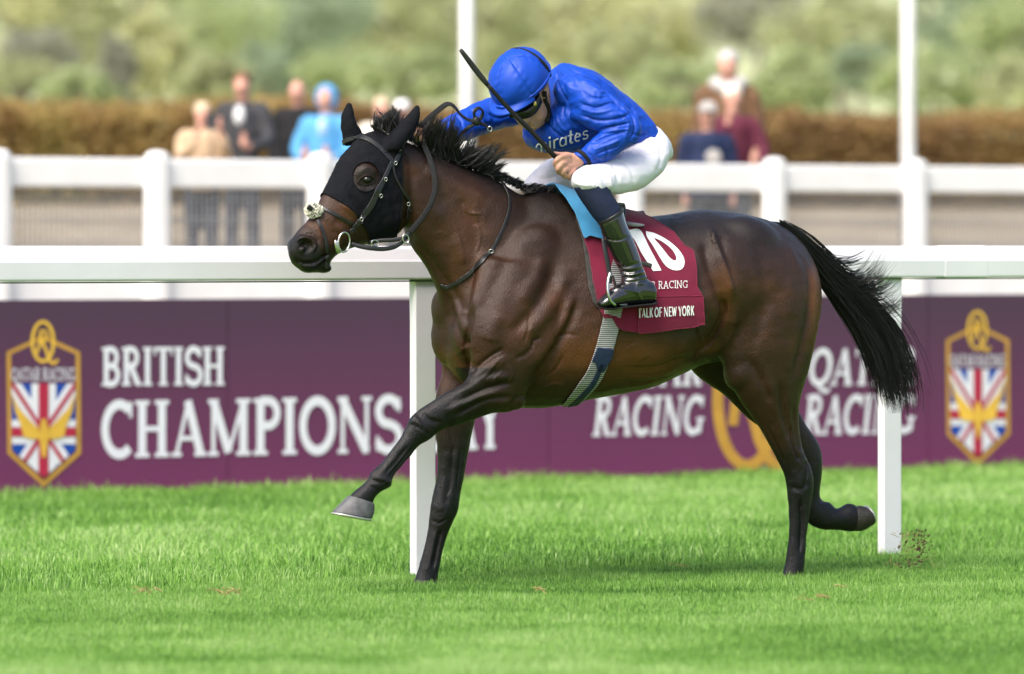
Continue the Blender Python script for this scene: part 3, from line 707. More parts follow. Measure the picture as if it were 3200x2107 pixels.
ffore = [((1395, 900), (1560, 860), -.14, .08), ((1372, 1000), (1560, 1000), -.165, .085), ((1374, 1090), (1530, 1110), -.165, .08), ((1384, 1160), (1510, 1200), -.16, .07), ((1362, 1240), (1488, 1290), -.155, .06),
         ((1362, 1330), (1472, 1360), -.15, .052), ((1370, 1413), (1459, 1425), -.15, .047), ((1368, 1482), (1448, 1490), -.15, .043), ((1357, 1540), (1436, 1545), -.15, .044), ((1349, 1580), (1430, 1590), -.15, .043), ((1343, 1625), (1415, 1630), -.15, .038),
         ((1337, 1665), (1399, 1670), -.15, .031), ((1324, 1718), (1385, 1715), -.15, .029), ((1312, 1765), (1376, 1758), -.15, .032), ((1302, 1800), (1368, 1795), -.15, .034), ((1290, 1832), (1362, 1832), -.15, .036)]
nhind = [((2195, 745), (2490, 770), .09, .10), ((2212, 860), (2548, 850), .135, .12), ((2225, 960), (2562, 930), .155, .12), ((2240, 1070), (2556, 1010), .165, .112), ((2262, 1145), (2540, 1090), .168, .10), ((2290, 1210), (2522, 1165), .165, .088), ((2330, 1275), (2500, 1240), .158, .072),
         ((2380, 1345), (2494, 1312), .15, .056), ((2423, 1425), (2506, 1400), .142, .045), ((2450, 1480), (2532, 1462), .138, .040), ((2459, 1515), (2541, 1508), .135, .041), ((2463, 1560), (2535, 1562), .132, .037), ((2466, 1605), (2528, 1620), .13, .031), ((2466, 1665), (2521, 1670), .13, .028),
         ((2460, 1725), (2516, 1725), .13, .030), ((2452, 1775), (2511, 1770), .13, .034), ((2440, 1815), (2508, 1818), .13, .037)]
fhind = [((2190, 780), (2480, 800), -.09, .10), ((2130, 1000), (2480, 960), -.14, .11), ((2130, 1105), (2470, 1080), -.155, .105), ((2185, 1180), (2470, 1160), -.155, .085), ((2262, 1232), (2475, 1220), -.15, .068), ((2330, 1300), (2492, 1275), -.145, .054),
         ((2410, 1362), (2520, 1330), -.14, .047), ((2465, 1415), (2553, 1382), -.14, .044), ((2488, 1465), (2567, 1432), -.14, .046), ((2492, 1515), (2566, 1490), -.14, .042), ((2497, 1560), (2560, 1545), -.14, .034), ((2512, 1605), (2572, 1566), -.14, .034), ((2530, 1638), (2592, 1570), -.14, .037),
         ((2570, 1656), (2612, 1588), -.14, .038), ((2612, 1656), (2628, 1584), -.14, .036), ((2652, 1662), (2648, 1572), -.14, .038), ((2672, 1662), (2672, 1575), -.14, .038)]
near_ear = [((1190, 470), (1262, 470), .066, .034), ((1203, 446), (1264, 452), .068, .036), ((1222, 420), (1276, 434), .07, .034), ((1250, 392), (1293, 408), .072, .028), ((1278, 362), (1306, 376), .074, .020), ((1294, 342), (1309, 348), .075, .013), ((1302, 328), (1309, 330), .075, .007)]
far_ear = [((1082, 455), (1130, 430), -.075, .03), ((1079, 432), (1122, 408), -.08, .034), ((1073, 400), (1108, 388), -.08, .030), ((1074, 366), (1101, 362), -.08, .022), ((1080, 342), (1099, 340), -.08, .014), ((1086, 325), (1096, 325), -.08, .008)]
HL = lambda st, pl=HP: loft(st, pl)
parts = [HL(trunk), HL(neck), HL(head, HD), HL(nfore), HL(ffore), HL(nhind), HL(fhind), HL(near_ear, HD), HL(far_ear, HD)]
B = lambda *a, **k: parts.append(blob(*a, **k))
B(HP, 1474, 1065, .10, .075, .13, .10, 20)            # point of the near shoulder and breast muscle
B(HP, 1404, 1050, -.09, .075, .13, .09, 0)            # far breast muscle
B(HP, 1645, 870, .135, .17, .24, .075, -35)           # shoulder blade
B(HP, 1690, 1010, .175, .14, .16, .072, -40)          # triceps
B(HP, 1606, 1250, .175, .05, .042, .045)              # elbow
B(HP, 2250, 750, .15, .055, .06, .075)                # hip bone
B(HP, 2320, 770, .12, .19, .13, .12, -8)              # croup muscle
B(HP, 2430, 900, .14, .17, .20, .115, 0)              # thigh muscle
B(HP, 2305, 1160, .165, .06, .085, .072)              # stifle
B(HD, 1146, 545, .066, .058, .05, .036)               # eye socket ridge, near and far
B(HD, 1086, 538, -.075, .058, .05, .036)
B(HD, 1208, 655, .050, .078, .088, .046)              # cheek
B(HD, 1161, 655, -.050, .078, .088, .046)
B(HD, 948, 765, .032, .040, .034, .028, 40)           # nostrils
B(HD, 924, 768, -.030, .040, .034, .028, 40)
B(HD, 965, 835, .006, .040, .024, .042)               # lips
B(HD, 1010, 838, 0, .036, .022, .036)
B(HP, 1400, 965, -.07, .07, .10, .09)
HV, HT, HE = remesh(parts, .0065)
HV = smooth(HV, HE, 4, taubin=False)
_p = proj(HV); _mk = np.clip((HV[:, 2] - .80) / .15, 0, 1) * np.clip((_p[:, 0] - 1290) / 60, 0, 1)
HV = smooth(HV, HE, 30, _mk, taubin=False)
def near_mask(V, t0=.0): return np.clip((HP.t(V) - t0) / .06, 0, 1)
HV = strokes(HV, HT, [
  ([(1472, 960), (1464, 1020), (1453, 1087), (1462, 1129), (1482, 1160)], 12, -.018),       # groove before the near shoulder
  ([(1388, 905), (1412, 995), (1436, 1060), (1452, 1090)], 14, -.018),                       # breast groove
  ([(1440, 1100), (1462, 1150), (1480, 1165)], 12, -.010),
  ([(1480, 1158), (1528, 1118), (1575, 1090)], 10, -.006), ([(1470, 1185), (1530, 1150), (1580, 1125)], 16, .008),
  ([(1808, 930), (1790, 990), (1758, 1053), (1722, 1106), (1690, 1160), (1655, 1216)], 15, -.011),
  ([(1785, 930), (1768, 990), (1735, 1043), (1700, 1096), (1660, 1150)], 20, .012),
  ([(1730, 840), (1706, 910), (1655, 985), (1600, 1040)], 20, -.012), ([(1700, 800), (1672, 870), (1622, 945)], 22, .009), ([(1770, 850), (1740, 930), (1690, 1000), (1640, 1050)], 22, .010),
  ([(1600, 740), (1575, 830), (1530, 920), (1500, 990)], 24, -.008), ([(1560, 980), (1540, 1030), (1530, 1070)], 26, .010),
  ([(1664, 1085), (1668, 1065), (1690, 1058)], 7, -.004), ([(1664, 1085), (1640, 1110), (1610, 1120)], 8, -.006),
  ([(1600, 1195), (1520, 1215), (1440, 1255)], 9, -.010), ([(1600, 1240), (1520, 1250), (1420, 1300)], 8, -.008), ([(1560, 1225), (1480, 1245), (1400, 1285)], 10, .008), ([(1590, 1175), (1510, 1190), (1430, 1232)], 12, .009),
  ([(1640, 1230), (1610, 1250), (1590, 1283)], 7, -.008),
  ([(1262, 730), (1310, 770), (1372, 850), (1420, 920), (1450, 985)], 16, -.012),             # jugular groove
  ([(1280, 520), (1340, 590), (1400, 680), (1430, 760)], 30, -.007), ([(1330, 520), (1420, 570), (1520, 630)], 26, .008), ([(1430, 620), (1480, 700), (1490, 790)], 20, -.006), ([(1370, 640), (1420, 740), (1450, 830)], 24, .008),
  ([(1478, 640), (1500, 660), (1530, 662)], 12, .002), ([(1440, 660), (1470, 690), (1510, 700)], 8, -.002),
  ([(2222, 725), (2240, 770), (2270, 850), (2290, 930)], 10, .014), ([(2250, 735), (2262, 790), (2295, 870)], 17, -.006), ([(2200, 760), (2215, 830), (2240, 900), (2255, 960)], 16, -.012),
  ([(2262, 930), (2264, 985), (2225, 1065), (2175, 1118)], 13, -.022), ([(2205, 900), (2215, 980), (2170, 1060), (2120, 1110)], 26, .010), ([(2300, 980), (2280, 1050), (2230, 1105), (2205, 1130)], 16, .012),
  ([(2480, 760), (2525, 850), (2530, 960), (2505, 1080), (2480, 1180)], 12, -.010), ([(2440, 800), (2470, 900), (2465, 1000)], 30, .006), ([(2360, 780), (2390, 880), (2380, 1000), (2350, 1090)], 22, -.008), ([(2310, 1000), (2330, 1080), (2340, 1150)], 20, -.007),
  ([(2345, 1130), (2380, 1190), (2410, 1260)], 14, -.010), ([(2440, 1200), (2450, 1290), (2470, 1380)], 12, -.009), ([(2400, 1180), (2420, 1280), (2450, 1370)], 16, .007), ([(2480, 1270), (2488, 1350), (2500, 1410)], 9, -.008),
  ([(2500, 1560), (2502, 1640), (2498, 1720)], 7, -.006), ([(2470, 1520), (2500, 1530), (2530, 1510)], 9, -.005), ([(2475, 1470), (2495, 1500), (2505, 1530)], 10, .003),
  ([(1975, 1160), (2060, 1150), (2150, 1110)], 10, -.004), ([(1960, 1185), (2050, 1178), (2120, 1150)], 9, .004), ([(1955, 1200), (2040, 1195)], 7, -.004), ([(1960, 1100), (2060, 1110), (2150, 1060)], 30, .006),
  ([(1290, 1300), (1310, 1330), (1330, 1360)], 10, .006), ([(1300, 1290), (1330, 1310), (1370, 1325)], 8, -.005), ([(1275, 1395), (1240, 1440), (1205, 1480)], 6, -.006), ([(1170, 1490), (1195, 1500), (1215, 1500)], 9, .006),
  ([(1405, 1440), (1400, 1520), (1392, 1580)], 9, -.007), ([(1400, 1290), (1410, 1360), (1420, 1420)], 10, -.006), ([(1370, 1560), (1390, 1600), (1375, 1640)], 12, .003), ([(1375, 1655), (1362, 1720), (1350, 1770)], 6, -.007),
  # head
  ([(1130, 535), (1145, 524), (1165, 527), (1178, 540)], 7, .004), ([(1120, 575), (1140, 583), (1160, 578)], 6, -.004), ([(1115, 590), (1150, 602), (1180, 590)], 9, .004),
  ([(1090, 610), (1120, 650), (1130, 690)], 12, -.009), ([(1070, 640), (1110, 668), (1140, 690)], 8, .007), ([(1040, 690), (1080, 705), (1110, 725)], 14, -.006), ([(1000, 668), (1030, 690), (1080, 720)], 9, .004),
  ([(935, 775), (948, 760), (962, 765), (958, 780)], 9, -.030), ([(925, 752), (945, 742), (968, 745), (985, 765), (980, 790)], 7, .008),
  ([(915, 812), (950, 822), (985, 818), (1012, 800), (1030, 790)], 4, -.009), ([(1000, 830), (1020, 815)], 5, -.006), ([(990, 700), (1000, 740), (1010, 790)], 12, .004),
  ([(1195, 560), (1225, 620), (1235, 690)], 10, -.006)])
HV = smooth(HV, HE, 2)
HV = strokes(HV, HT, [
  ([(1472, 965), (1463, 1025), (1453, 1087), (1461, 1127), (1480, 1158)], 5, -.006), ([(1480, 1157), (1528, 1117), (1570, 1092)], 4, -.004), ([(1490, 1163), (1535, 1128), (1575, 1106)], 4, -.004),
  ([(1800, 945), (1782, 995), (1752, 1053), (1718, 1104), (1684, 1158), (1650, 1212)], 6, -.003), ([(1664, 1085), (1667, 1066), (1688, 1056)], 3, -.006), ([(1655, 985), (1650, 1030), (1640, 1070)], 5, -.004),
  ([(1560, 1120), (1530, 1160), (1500, 1190)], 5, .004), ([(1590, 1140), (1600, 1175), (1585, 1200)], 4, .003), ([(1572, 1160), (1545, 1185), (1540, 1205)], 3, .003),
  ([(1480, 660), (1490, 690), (1500, 740), (1490, 790)], 4, .004), ([(1445, 640), (1465, 665), (1505, 670), (1520, 690)], 4, .004), ([(1500, 640), (1512, 672), (1530, 690)], 4, -.0015), ([(1420, 700), (1440, 760), (1450, 830)], 4, .003),
  ([(2226, 728), (2229, 745), (2236, 762)], 5, .008), ([(2218, 735), (2226, 745)], 3, -.008), ([(2238, 765), (2262, 830), (2285, 890)], 9, -.002),
  ([(2262, 940), (2264, 985), (2225, 1066), (2190, 1095)], 5, -.012), ([(2180, 1010), (2190, 1060), (2205, 1092)], 4, .006), ([(2172, 1000), (2180, 1050), (2195, 1085)], 3, -.005),
  ([(1950, 1150), (2050, 1146), (2130, 1118)], 4, -.004), ([(1960, 1172), (2050, 1170), (2110, 1150)], 3, -.003), ([(1945, 1192), (2030, 1190), (2085, 1175)], 3, -.003), ([(1960, 1080), (1985, 1070)], 3, -.003), ([(2010, 1128), (2030, 1118)], 3, -.003),
  ([(1700, 1180), (1740, 1150), (1760, 1110)], 5, -.005), ([(1690, 1215), (1730, 1200), (1760, 1205)], 4, .004), ([(1730, 1060), (1770, 1045), (1800, 1050)], 4, -.004),
  ([(2395, 1330), (2430, 1400), (2452, 1450)], 5, -.006), ([(2470, 1330), (2482, 1400), (2500, 1440)], 5, -.010), ([(2520, 1440), (2522, 1480), (2515, 1520)], 5, -.007), ([(2470, 1500), (2480, 1530), (2500, 1545)], 7, .002), ([(2503, 1560), (2505, 1640), (2500, 1730)], 4, -.007), ([(2478, 1560), (2480, 1640), (2475, 1730)], 6, .003), ([(2515, 1570), (2514, 1640), (2509, 1720)], 4, .004),
  ([(1300, 1330), (1325, 1345), (1345, 1360)], 4, -.006), ([(1320, 1290), (1345, 1310), (1380, 1320)], 4, -.005), ([(1280, 1320), (1300, 1318), (1318, 1335)], 5, .005), ([(1290, 1400), (1250, 1450), (1216, 1490)], 4, -.007), ([(1300, 1392), (1262, 1440), (1230, 1480)], 3, .004), ([(1160, 1500), (1190, 1508), (1212, 1500)], 4, -.005), ([(1150, 1515), (1175, 1528), (1190, 1535)], 4, -.004), ([(1205, 1500), (1218, 1512)], 4, .007),
  ([(1415, 1400), (1412, 1470), (1405, 1540)], 5, -.007), ([(1440, 1400), (1432, 1480), (1425, 1540)], 4, -.005), ([(1352, 1575), (1372, 1590), (1390, 1580)], 8, .002), ([(1350, 1625), (1372, 1635), (1395, 1622)], 4, -.006), ([(1380, 1655), (1366, 1720), (1354, 1780)], 4, -.008), ([(1362, 1660), (1350, 1720), (1338, 1780)], 5, .004),
  ([(1085, 625), (1105, 655), (1120, 700), (1118, 740)], 3, .004), ([(1060, 690), (1090, 712), (1100, 740)], 3, .004), ([(1040, 720), (1062, 735)], 3, -.004), ([(960, 700), (985, 725), (1000, 760)], 4, -.004), ([(945, 735), (970, 732), (990, 748), (994, 775), (980, 795)], 3, -.005),
  ([(930, 762), (946, 752), (964, 758), (966, 776), (952, 788)], 4, -.010), ([(1030, 790), (1010, 806), (985, 820), (950, 826), (920, 815)], 2.5, -.007), ([(960, 840), (990, 838), (1010, 828)], 3, -.004)])
_n = normals(HV, HT); HV = HV + _n * (vnoise(HV, 9, 12) * .0022 + vnoise(HV * [1, 1, 1.6], 26, 13) * .0011)[:, None]
HN = normals(HV, HT); HPX = proj(HV); ht = HP.t(HV)
# coat: 0 = black points, 1 = brown.  black lower legs, mane line, muzzle
zz = HV[:, 2]; coat = np.full(len(HV), .62)
x_, y_ = HPX[:, 0], HPX[:, 1]
legs = np.clip((1225 - y_) / 130, 0, 1)
dfore = np.clip((x_ - 1340) / 240, 0, 1); foreleg = (y_ > 1150) & (x_ < 1625) & (zz < 1.0)
coat = np.where((zz < .95) & (x_ > 2140), np.clip((1490 - y_) / 260, 0.0, .55), coat)
coat = np.where(foreleg & (ht > .02), np.minimum(coat, np.clip((x_ - 1400) / 240, 0, 1) * .6), coat)
coat = np.where(foreleg & (ht <= .02), np.minimum(coat, np.clip((1440 - y_) / 170, 0.03, 1) * .62), coat)
dz, _ = pdist(HPX, [(930, 780), (1000, 840)]); coat = np.where(x_ < 1060, np.minimum(coat, np.clip((dz - 25) / 60, .06, 1) * .6), coat)
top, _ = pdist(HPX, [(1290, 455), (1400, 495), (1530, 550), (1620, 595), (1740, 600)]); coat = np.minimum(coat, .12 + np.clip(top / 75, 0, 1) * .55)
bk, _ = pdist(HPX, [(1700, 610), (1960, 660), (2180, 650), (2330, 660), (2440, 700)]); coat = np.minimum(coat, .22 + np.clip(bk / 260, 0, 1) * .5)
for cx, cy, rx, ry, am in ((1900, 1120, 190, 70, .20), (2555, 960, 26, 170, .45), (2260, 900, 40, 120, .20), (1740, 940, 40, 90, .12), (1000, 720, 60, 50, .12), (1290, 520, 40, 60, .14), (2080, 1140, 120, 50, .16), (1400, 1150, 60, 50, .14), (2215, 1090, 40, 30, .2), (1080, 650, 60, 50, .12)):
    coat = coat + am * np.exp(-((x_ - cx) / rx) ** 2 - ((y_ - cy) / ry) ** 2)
_e = np.exp(-((x_ - 1146) / 52) ** 2 - ((y_ - 560) / 52) ** 2); coat = coat * (1 - .72 * _e * (x_ < 1260))
coat = np.clip(coat + .10 * vnoise(HV, 5.5, 3) + .05 * vnoise(HV, 17, 4), 0, 1)
m = mat('bay_coat', (.03, .015, .009), .40, .32, 0, 8, .40, 300, aniso=(1, 1, .3)); m.node_tree.nodes['Principled BSDF'].inputs['Sheen Weight'].default_value = 0
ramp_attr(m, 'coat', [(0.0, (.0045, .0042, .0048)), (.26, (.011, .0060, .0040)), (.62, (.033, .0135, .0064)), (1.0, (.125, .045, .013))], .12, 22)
m.node_tree.nodes['Principled BSDF'].inputs['Coat Weight'].default_value = 0; m.node_tree.nodes['Principled BSDF'].inputs['Coat Roughness'].default_value = .32
_t = m.node_tree; _b = _t.nodes['Principled BSDF']; _tc = _t.nodes.new('ShaderNodeTexCoord'); _nz = _t.nodes.new('ShaderNodeTexNoise'); _nz.inputs['Scale'].default_value = 34; _nz.inputs['Detail'].default_value = 9; _nz.inputs['Roughness'].default_value = .72
_mr = _t.nodes.new('ShaderNodeMapRange'); _mr.inputs['From Min'].default_value = .3; _mr.inputs['From Max'].default_value = .7; _mr.inputs['To Min'].default_value = .27; _mr.inputs['To Max'].default_value = .52
_t.links.new(_tc.outputs['Object'], _nz.inputs['Vector']); _t.links.new(_nz.outputs['Fac'], _mr.inputs[0]); _t.links.new(_mr.outputs[0], _b.inputs['Roughness'])
M['coat'] = m
horse = empty('race_horse', ground(1900, 1825), 'dark bay racehorse galloping to the left under a jockey', 'horse')
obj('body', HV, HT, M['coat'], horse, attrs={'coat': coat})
HB = BVHTree.FromPolygons([Vector(v) for v in HV], [tuple(t) for t in HT.tolist()])
def hit(px, py, bv=None):
    """first point of a surface met by the line of sight through a traced pixel"""
    o = Vector((0, 0, CAMH)); d = Vector(((px - CX) / FPX, 1, (HY - py) / FPX)).normalized()
    r = (bv or HB).ray_cast(o, d); return (np.array(r[0]), np.array(r[1])) if r[0] is not None else (None, None)
def hitf(px, py):
    p, n = hit(px, py); return (p, n) if p is not None else (HP.P(px, py, .08), np.array([.3, -.95, 0]))
# eyes
M['eye'] = mat('eye', (.006, .004, .004), .08, .5, coat=.5)
for px, py, t in ((1146, 561, .098), (1092, 556, -.110)):
    c, nn = hit(px, py) if t > 0 else (HD.P(px, py, t), None)
    if c is None: c = HD.P(px, py, t)
    if t > 0: c = c + np.array([0, .0075, 0])
    V, F = ellipsoid(c, [(.0175, 0, 0), (0, .016, 0), (0, 0, .0145)], 20, 14); obj('eye', V, F, M['eye'], horse)
M['lid'] = mat('eyelid', (.016, .009, .007), .6, .25)
def lid(pts, r, name):
    P = [];
    for px, py in pts:
        c, nn = hit(px, py); P.append(c + nn * .001)
    V, F = tube(crom(P, 5), r, 8); return obj(name, V, F, M['lid'], horse)
lid([(1117, 572), (1126, 557), (1144, 548), (1162, 552), (1172, 564)], .0034, 'eyelid'); lid([(1117, 573), (1130, 577), (1148, 577), (1163, 573), (1172, 564)], .0024, 'eyelid')
# hooves
M['horn'] = mat('hoof_horn', (.10, .10, .105), .45, .4, .35, 30, .3, 90, aniso=(1, 1, 6)); M['shoe'] = mat('aluminium_shoe', (.6, .58, .55), .4, .5, .1, 30, 0, 60, .8)
M['sole'] = mat('hoof_sole', (.10, .085, .06), .8, .2, .4, 50, .5, 80)
M['horn_dark'] = mat('dark_hoof_horn', (.028, .025, .018), .45, .4, .35, 30, .3, 90)
def hoof(st, shoe=None, hm='horn'):
    V, F = loft(st, HP, 24, 4); o = obj('hoof', V, F, M[hm], horse); bevel(o, .003)
    if shoe:
        V, F = loft(shoe, HP, 24, 2); obj('horseshoe', V, F, M['shoe'], o).location = (0, 0, 0)
    return o
hf = hoof([((1090, 1549), (1168, 1575), .155, .043), ((1066, 1573), (1168, 1598), .155, .050), ((1040, 1600), (1160, 1622), .155, .056)], [((1038, 1601), (1160, 1624), .155, .058), ((1037, 1606), (1158, 1630), .155, .058)])
hoof([((2666, 1660), (2668, 1584), -.14, .040), ((2694, 1659), (2686, 1580), -.14, .048), ((2726, 1640), (2702, 1583), -.14, .052)], [((2727, 1639), (2702, 1582), -.14, .050), ((2730, 1635), (2706, 1580), -.14, .048)], 'horn_dark')
hoof([((1296, 1812), (1366, 1815), -.15, .045), ((1278, 1842), (1370, 1846), -.15, .058)], None, 'horn_dark')
hoof([((2447, 1795), (2510, 1797), .13, .044), ((2428, 1826), (2514, 1830), .13, .056)], None, 'horn_dark')

# ---------------------------------------------------------------- hair: tapered strands
def strand_mesh(curves, r0, m, name, parent, n=3):
    """curves: (k, s, 3) array of strand points -> three sided tapered strands in one part"""
    C = np.asarray(curves); k, s, _ = C.shape; T = np.gradient(C, axis=1); T /= np.linalg.norm(T, axis=2)[..., None] + 1e-9
    a = np.cross(T, np.array([.2, .5, .84])); a /= np.linalg.norm(a, axis=2)[..., None] + 1e-9; b = np.cross(T, a)
    tp = np.interp(np.linspace(0, 1, s), [0, .3, .75, 1], [1, 1, .75, .12]); r = (np.broadcast_to(r0, (k,))[:, None] * tp)[..., None]
    V = np.stack([C + r * (a * math.cos(q) + b * math.sin(q)) for q in (0, 2.094, 4.189)], 2).reshape(-1, 3)
    base = (np.arange(k)[:, None] * s + np.arange(s - 1)[None]).ravel() * 3; F = []
    for j in range(3):
        j2 = (j + 1) % 3; F.append(np.stack([base + j, base + j2, base + 3 + j2, base + 3 + j], 1))
    return obj(name, V, np.concatenate(F), m, parent)
def hair_m(name, c, rough=.38):
    m = mat(name, c, rough, .5); return m
M['hair'] = hair_m('black_hair', (.0085, .008, .0085)); M['tail_hair'] = hair_m('tail_hair', (.008, .007, .007))
def locks(root_line, tip_line, n, pl, seed, bow=(0, 0), troot=.01, ttip=.04, spread=14, rs=6, seg=9, frizz=5, clump=22):
    """strands from a root line to a tip line (pixel tracks) with bow; gathered in clumps"""
    g = np.random.default_rng(seed); R, Tt = crom(root_line, 8), crom(tip_line, 8); out = []
    cl_u = np.sort(g.uniform(0, 1, clump)); cl_o = g.normal(0, spread, (clump, 2)); cl_l = g.uniform(.72, 1.12, clump); cl_b = g.normal(0, 10, (clump, 2)); cl_t = g.normal(0, ttip, clump)
    for i in range(n):
        k = g.integers(clump); u = np.clip(cl_u[k] + g.normal(0, .05), 0, 1)
        r = R[int(u * (len(R) - 1))] + g.normal(0, rs * .5, 2); ue = np.clip(cl_u[k] + g.normal(0, .02), 0, 1); e = Tt[int(ue * (len(Tt) - 1))] + cl_o[k] + g.normal(0, spread * .28, 2)
        l = cl_l[k] * g.uniform(.8, 1.05); e = r + (e - r) * l; mid = (r + e) / 2 + np.array(bow) + cl_b[k] + g.normal(0, frizz, 2)
        s = np.linspace(0, 1, seg)[:, None]; p = (1 - s) ** 2 * r + 2 * s * (1 - s) * mid + s ** 2 * e; p = p + np.sin(s * g.uniform(3, 9) + g.uniform(0, 6)) * g.normal(0, frizz * .35, 2) * s
        t0 = g.normal(0, troot); t1 = t0 + cl_t[k] + g.normal(0, ttip * .3)
        out.append([pl.P(q[0], q[1], t0 + (t1 - t0) * float(v)) for q, v in zip(p, s)])
    return np.array(out)
mane = np.concatenate([
  locks([(1225, 415), (1262, 428), (1300, 448)], [(1196, 362), (1235, 348), (1275, 372)], 260, HP, 1, (-6, -16), .03, .03, 12),
  locks([(1300, 455), (1340, 470), (1380, 486)], [(1330, 385), (1360, 366), (1392, 380)], 340, HP, 2, (-8, -10), .02, .03, 14),
  locks([(1350, 478), (1400, 495), (1450, 512)], [(1372, 365), (1408, 378), (1448, 408)], 620, HP, 3, (-22, 6), .022, .04, 16, frizz=4),
  locks([(1400, 495), (1450, 512), (1500, 530)], [(1440, 420), (1480, 440), (1520, 470)], 420, HP, 4, (-10, 10), .022, .04, 14),
  locks([(1430, 510), (1480, 525), (1530, 548)], [(1545, 455), (1568, 476), (1556, 510)], 520, HP, 5, (-6, 16), .022, .04, 15),
  locks([(1500, 535), (1560, 560), (1650, 602)], [(1545, 528), (1605, 556), (1672, 588)], 520, HP, 6, (0, -2), .016, .012, 6),
  locks([(1640, 596), (1690, 597), (1732, 600)], [(1660, 580), (1712, 583), (1745, 596)], 240, HP, 7, (0, -2), .014, .01, 5),
  locks([(1290, 455), (1420, 505), (1540, 556)], [(1330, 500), (1450, 545), (1570, 585)], 420, HP, 8, (6, 4), .02, .012, 8)])
strand_mesh(mane, NR.uniform(.0011, .0021, len(mane)), M['hair'], 'mane', horse)
fl = np.concatenate([locks([(1176, 408), (1200, 410), (1222, 418)], [(1180, 372), (1225, 345), (1268, 352)], 300, HD, 9, (-14, -22), .03, .03, 12), locks([(1170, 405), (1195, 405)], [(1172, 355), (1210, 360)], 40, HD, 10, (-10, -4), .03, .03, 10)])
strand_mesh(fl, NR.uniform(.0009, .0018, len(fl)), M['hair'], 'forelock', horse)
def tail_hair(paths, n, seed, width0, width1, fr=6, tw=.03):
    g = np.random.default_rng(seed); out = []; nc = 34
    co = g.normal(0, 1, (nc, 2)); ct = g.normal(0, 1, nc); cl = g.uniform(.80, 1.05, nc)
    for i in range(n):
        P = crom(paths[g.integers(len(paths))], 5); k = g.integers(nc); m = len(P); L = cl[k] * g.uniform(.62, 1.04); s0 = g.uniform(0, .12)
        u = np.linspace(s0, min(1.12, L), 15); idx = np.clip(u, 0, 1) * (m - 1); i0 = np.minimum(idx.astype(int), m - 2); f = (idx - i0)[:, None]
        q = P[i0] * (1 - f) + P[i0 + 1] * f + (np.maximum(u - 1, 0)[:, None]) * (P[-1] - P[-4])
        t = np.gradient(q, axis=0); t /= np.linalg.norm(t, axis=1)[:, None]; nn = np.stack([-t[:, 1], t[:, 0]], 1)
        wv = width0 + (width1 - width0) * np.clip(u * 1.15, 0, 1) ** .8; off = np.clip(co[k, 0] * .55 + g.normal(0, .42), -1.35, 1.35)
        q = q + nn * (wv * off)[:, None] + (np.sin(u * g.uniform(4, 10) + g.uniform(0, 6)) * g.normal(0, fr) * u)[:, None] * nn
        t0 = g.normal(0, .022) ; t1 = ct[k] * tw + g.normal(0, tw * .7)
        out.append([HP.P(a[0], a[1], t0 + (t1 - t0) * float(v)) for a, v in zip(q, u)])
    return np.array(out)
tp = [[(2425, 700), (2500, 757), (2570, 838), (2640, 930), (2715, 1030), (2765, 1130), (2795, 1230), (2805, 1290)],
      [(2430, 705), (2503, 765), (2573, 852), (2640, 945), (2705, 1045), (2745, 1140), (2765, 1225), (2775, 1275)],
      [(2435, 705), (2515, 765), (2592, 848), (2680, 930), (2760, 1020), (2805, 1110), (2830, 1210), (2838, 1300)]]
wisp = [[(2480, 725), (2560, 800), (2620, 860), (2680, 880), (2730, 850), (2768, 795)], [(2500, 740), (2580, 830), (2650, 890), (2720, 905), (2770, 890), (2800, 860)],
        [(2490, 730), (2550, 780), (2600, 815), (2650, 818), (2690, 805), (2715, 795)], [(2520, 760), (2600, 860), (2680, 940), (2750, 970), (2800, 955), (2830, 930)]]
tl = np.concatenate([tail_hair(tp, 2700, 3, 13, 31, 8), tail_hair(wisp[:2], 330, 4, 12, 30, 7, .05), tail_hair(wisp[2:3], 50, 5, 8, 14, 6, .04), tail_hair(wisp[3:], 120, 6, 10, 30, 9, .05), tail_hair(tp, 120, 7, 16, 60, 16, .07)])
strand_mesh(tl, NR.uniform(.0011, .0021, len(tl)), M['tail_hair'], 'tail', horse)
V, F = loft([((2395, 690), (2470, 790), 0, .035), ((2450, 700), (2490, 780), 0, .034), ((2520, 752), (2515, 815), 0, .030), ((2580, 825), (2560, 880), 0, .024), ((2640, 915), (2620, 950), 0, .016), ((2690, 985), (2680, 1005), 0, .008)], HP); obj('tail_dock', V, F, M['tail_hair'], horse)
# ================================================================== TACK
def bvh(V, F): return BVHTree.FromPolygons([Vector(v) for v in V], [tuple(int(i) for i in f) for f in F])
_th = HD.t(HV); HVm = np.where((_th < 0)[:, None], HD.mirror(HV), HV); HPM = proj(HVm)            # head coordinates, far half mirrored on the near
_tb = HP.t(HV); HVb = np.where((_tb < 0)[:, None], HP.mirror(HV), HV); HPB = proj(HVb)            # body coordinates, the same
M['hood'] = mat('black_stretch_cloth', (.0065, .007, .0095), .85, .12, .2, 30, .3, 160)
ridges(M['hood'], 16, .35, (1, 1, 1.4), .008)
hood_poly = [(880, 560), (960, 585), (1028, 610), (1072, 634), (1108, 660), (1122, 682), (1143, 713), (1165, 760), (1180, 800), (1240, 800), (1236, 735), (1247, 695), (1254, 620), (1255, 520), (1250, 470), (1262, 446), (1312, 385), (1330, 300), (880, 300)]
f = polysd(HPM, hood_poly); el = (np.sqrt(((HPM[:, 0] - 1143) / 43) ** 2 + ((HPM[:, 1] - 554) / 46) ** 2) - 1) * 43
fld = np.minimum(f, el); fld = np.where((HPM[:, 0] < 1340) & (HV[:, 2] > 1.25), fld, -50)
wr = .0025 * vnoise(HV * [1, 1, 1], 22, 31) + .0018 * vnoise(HV, 48, 32)
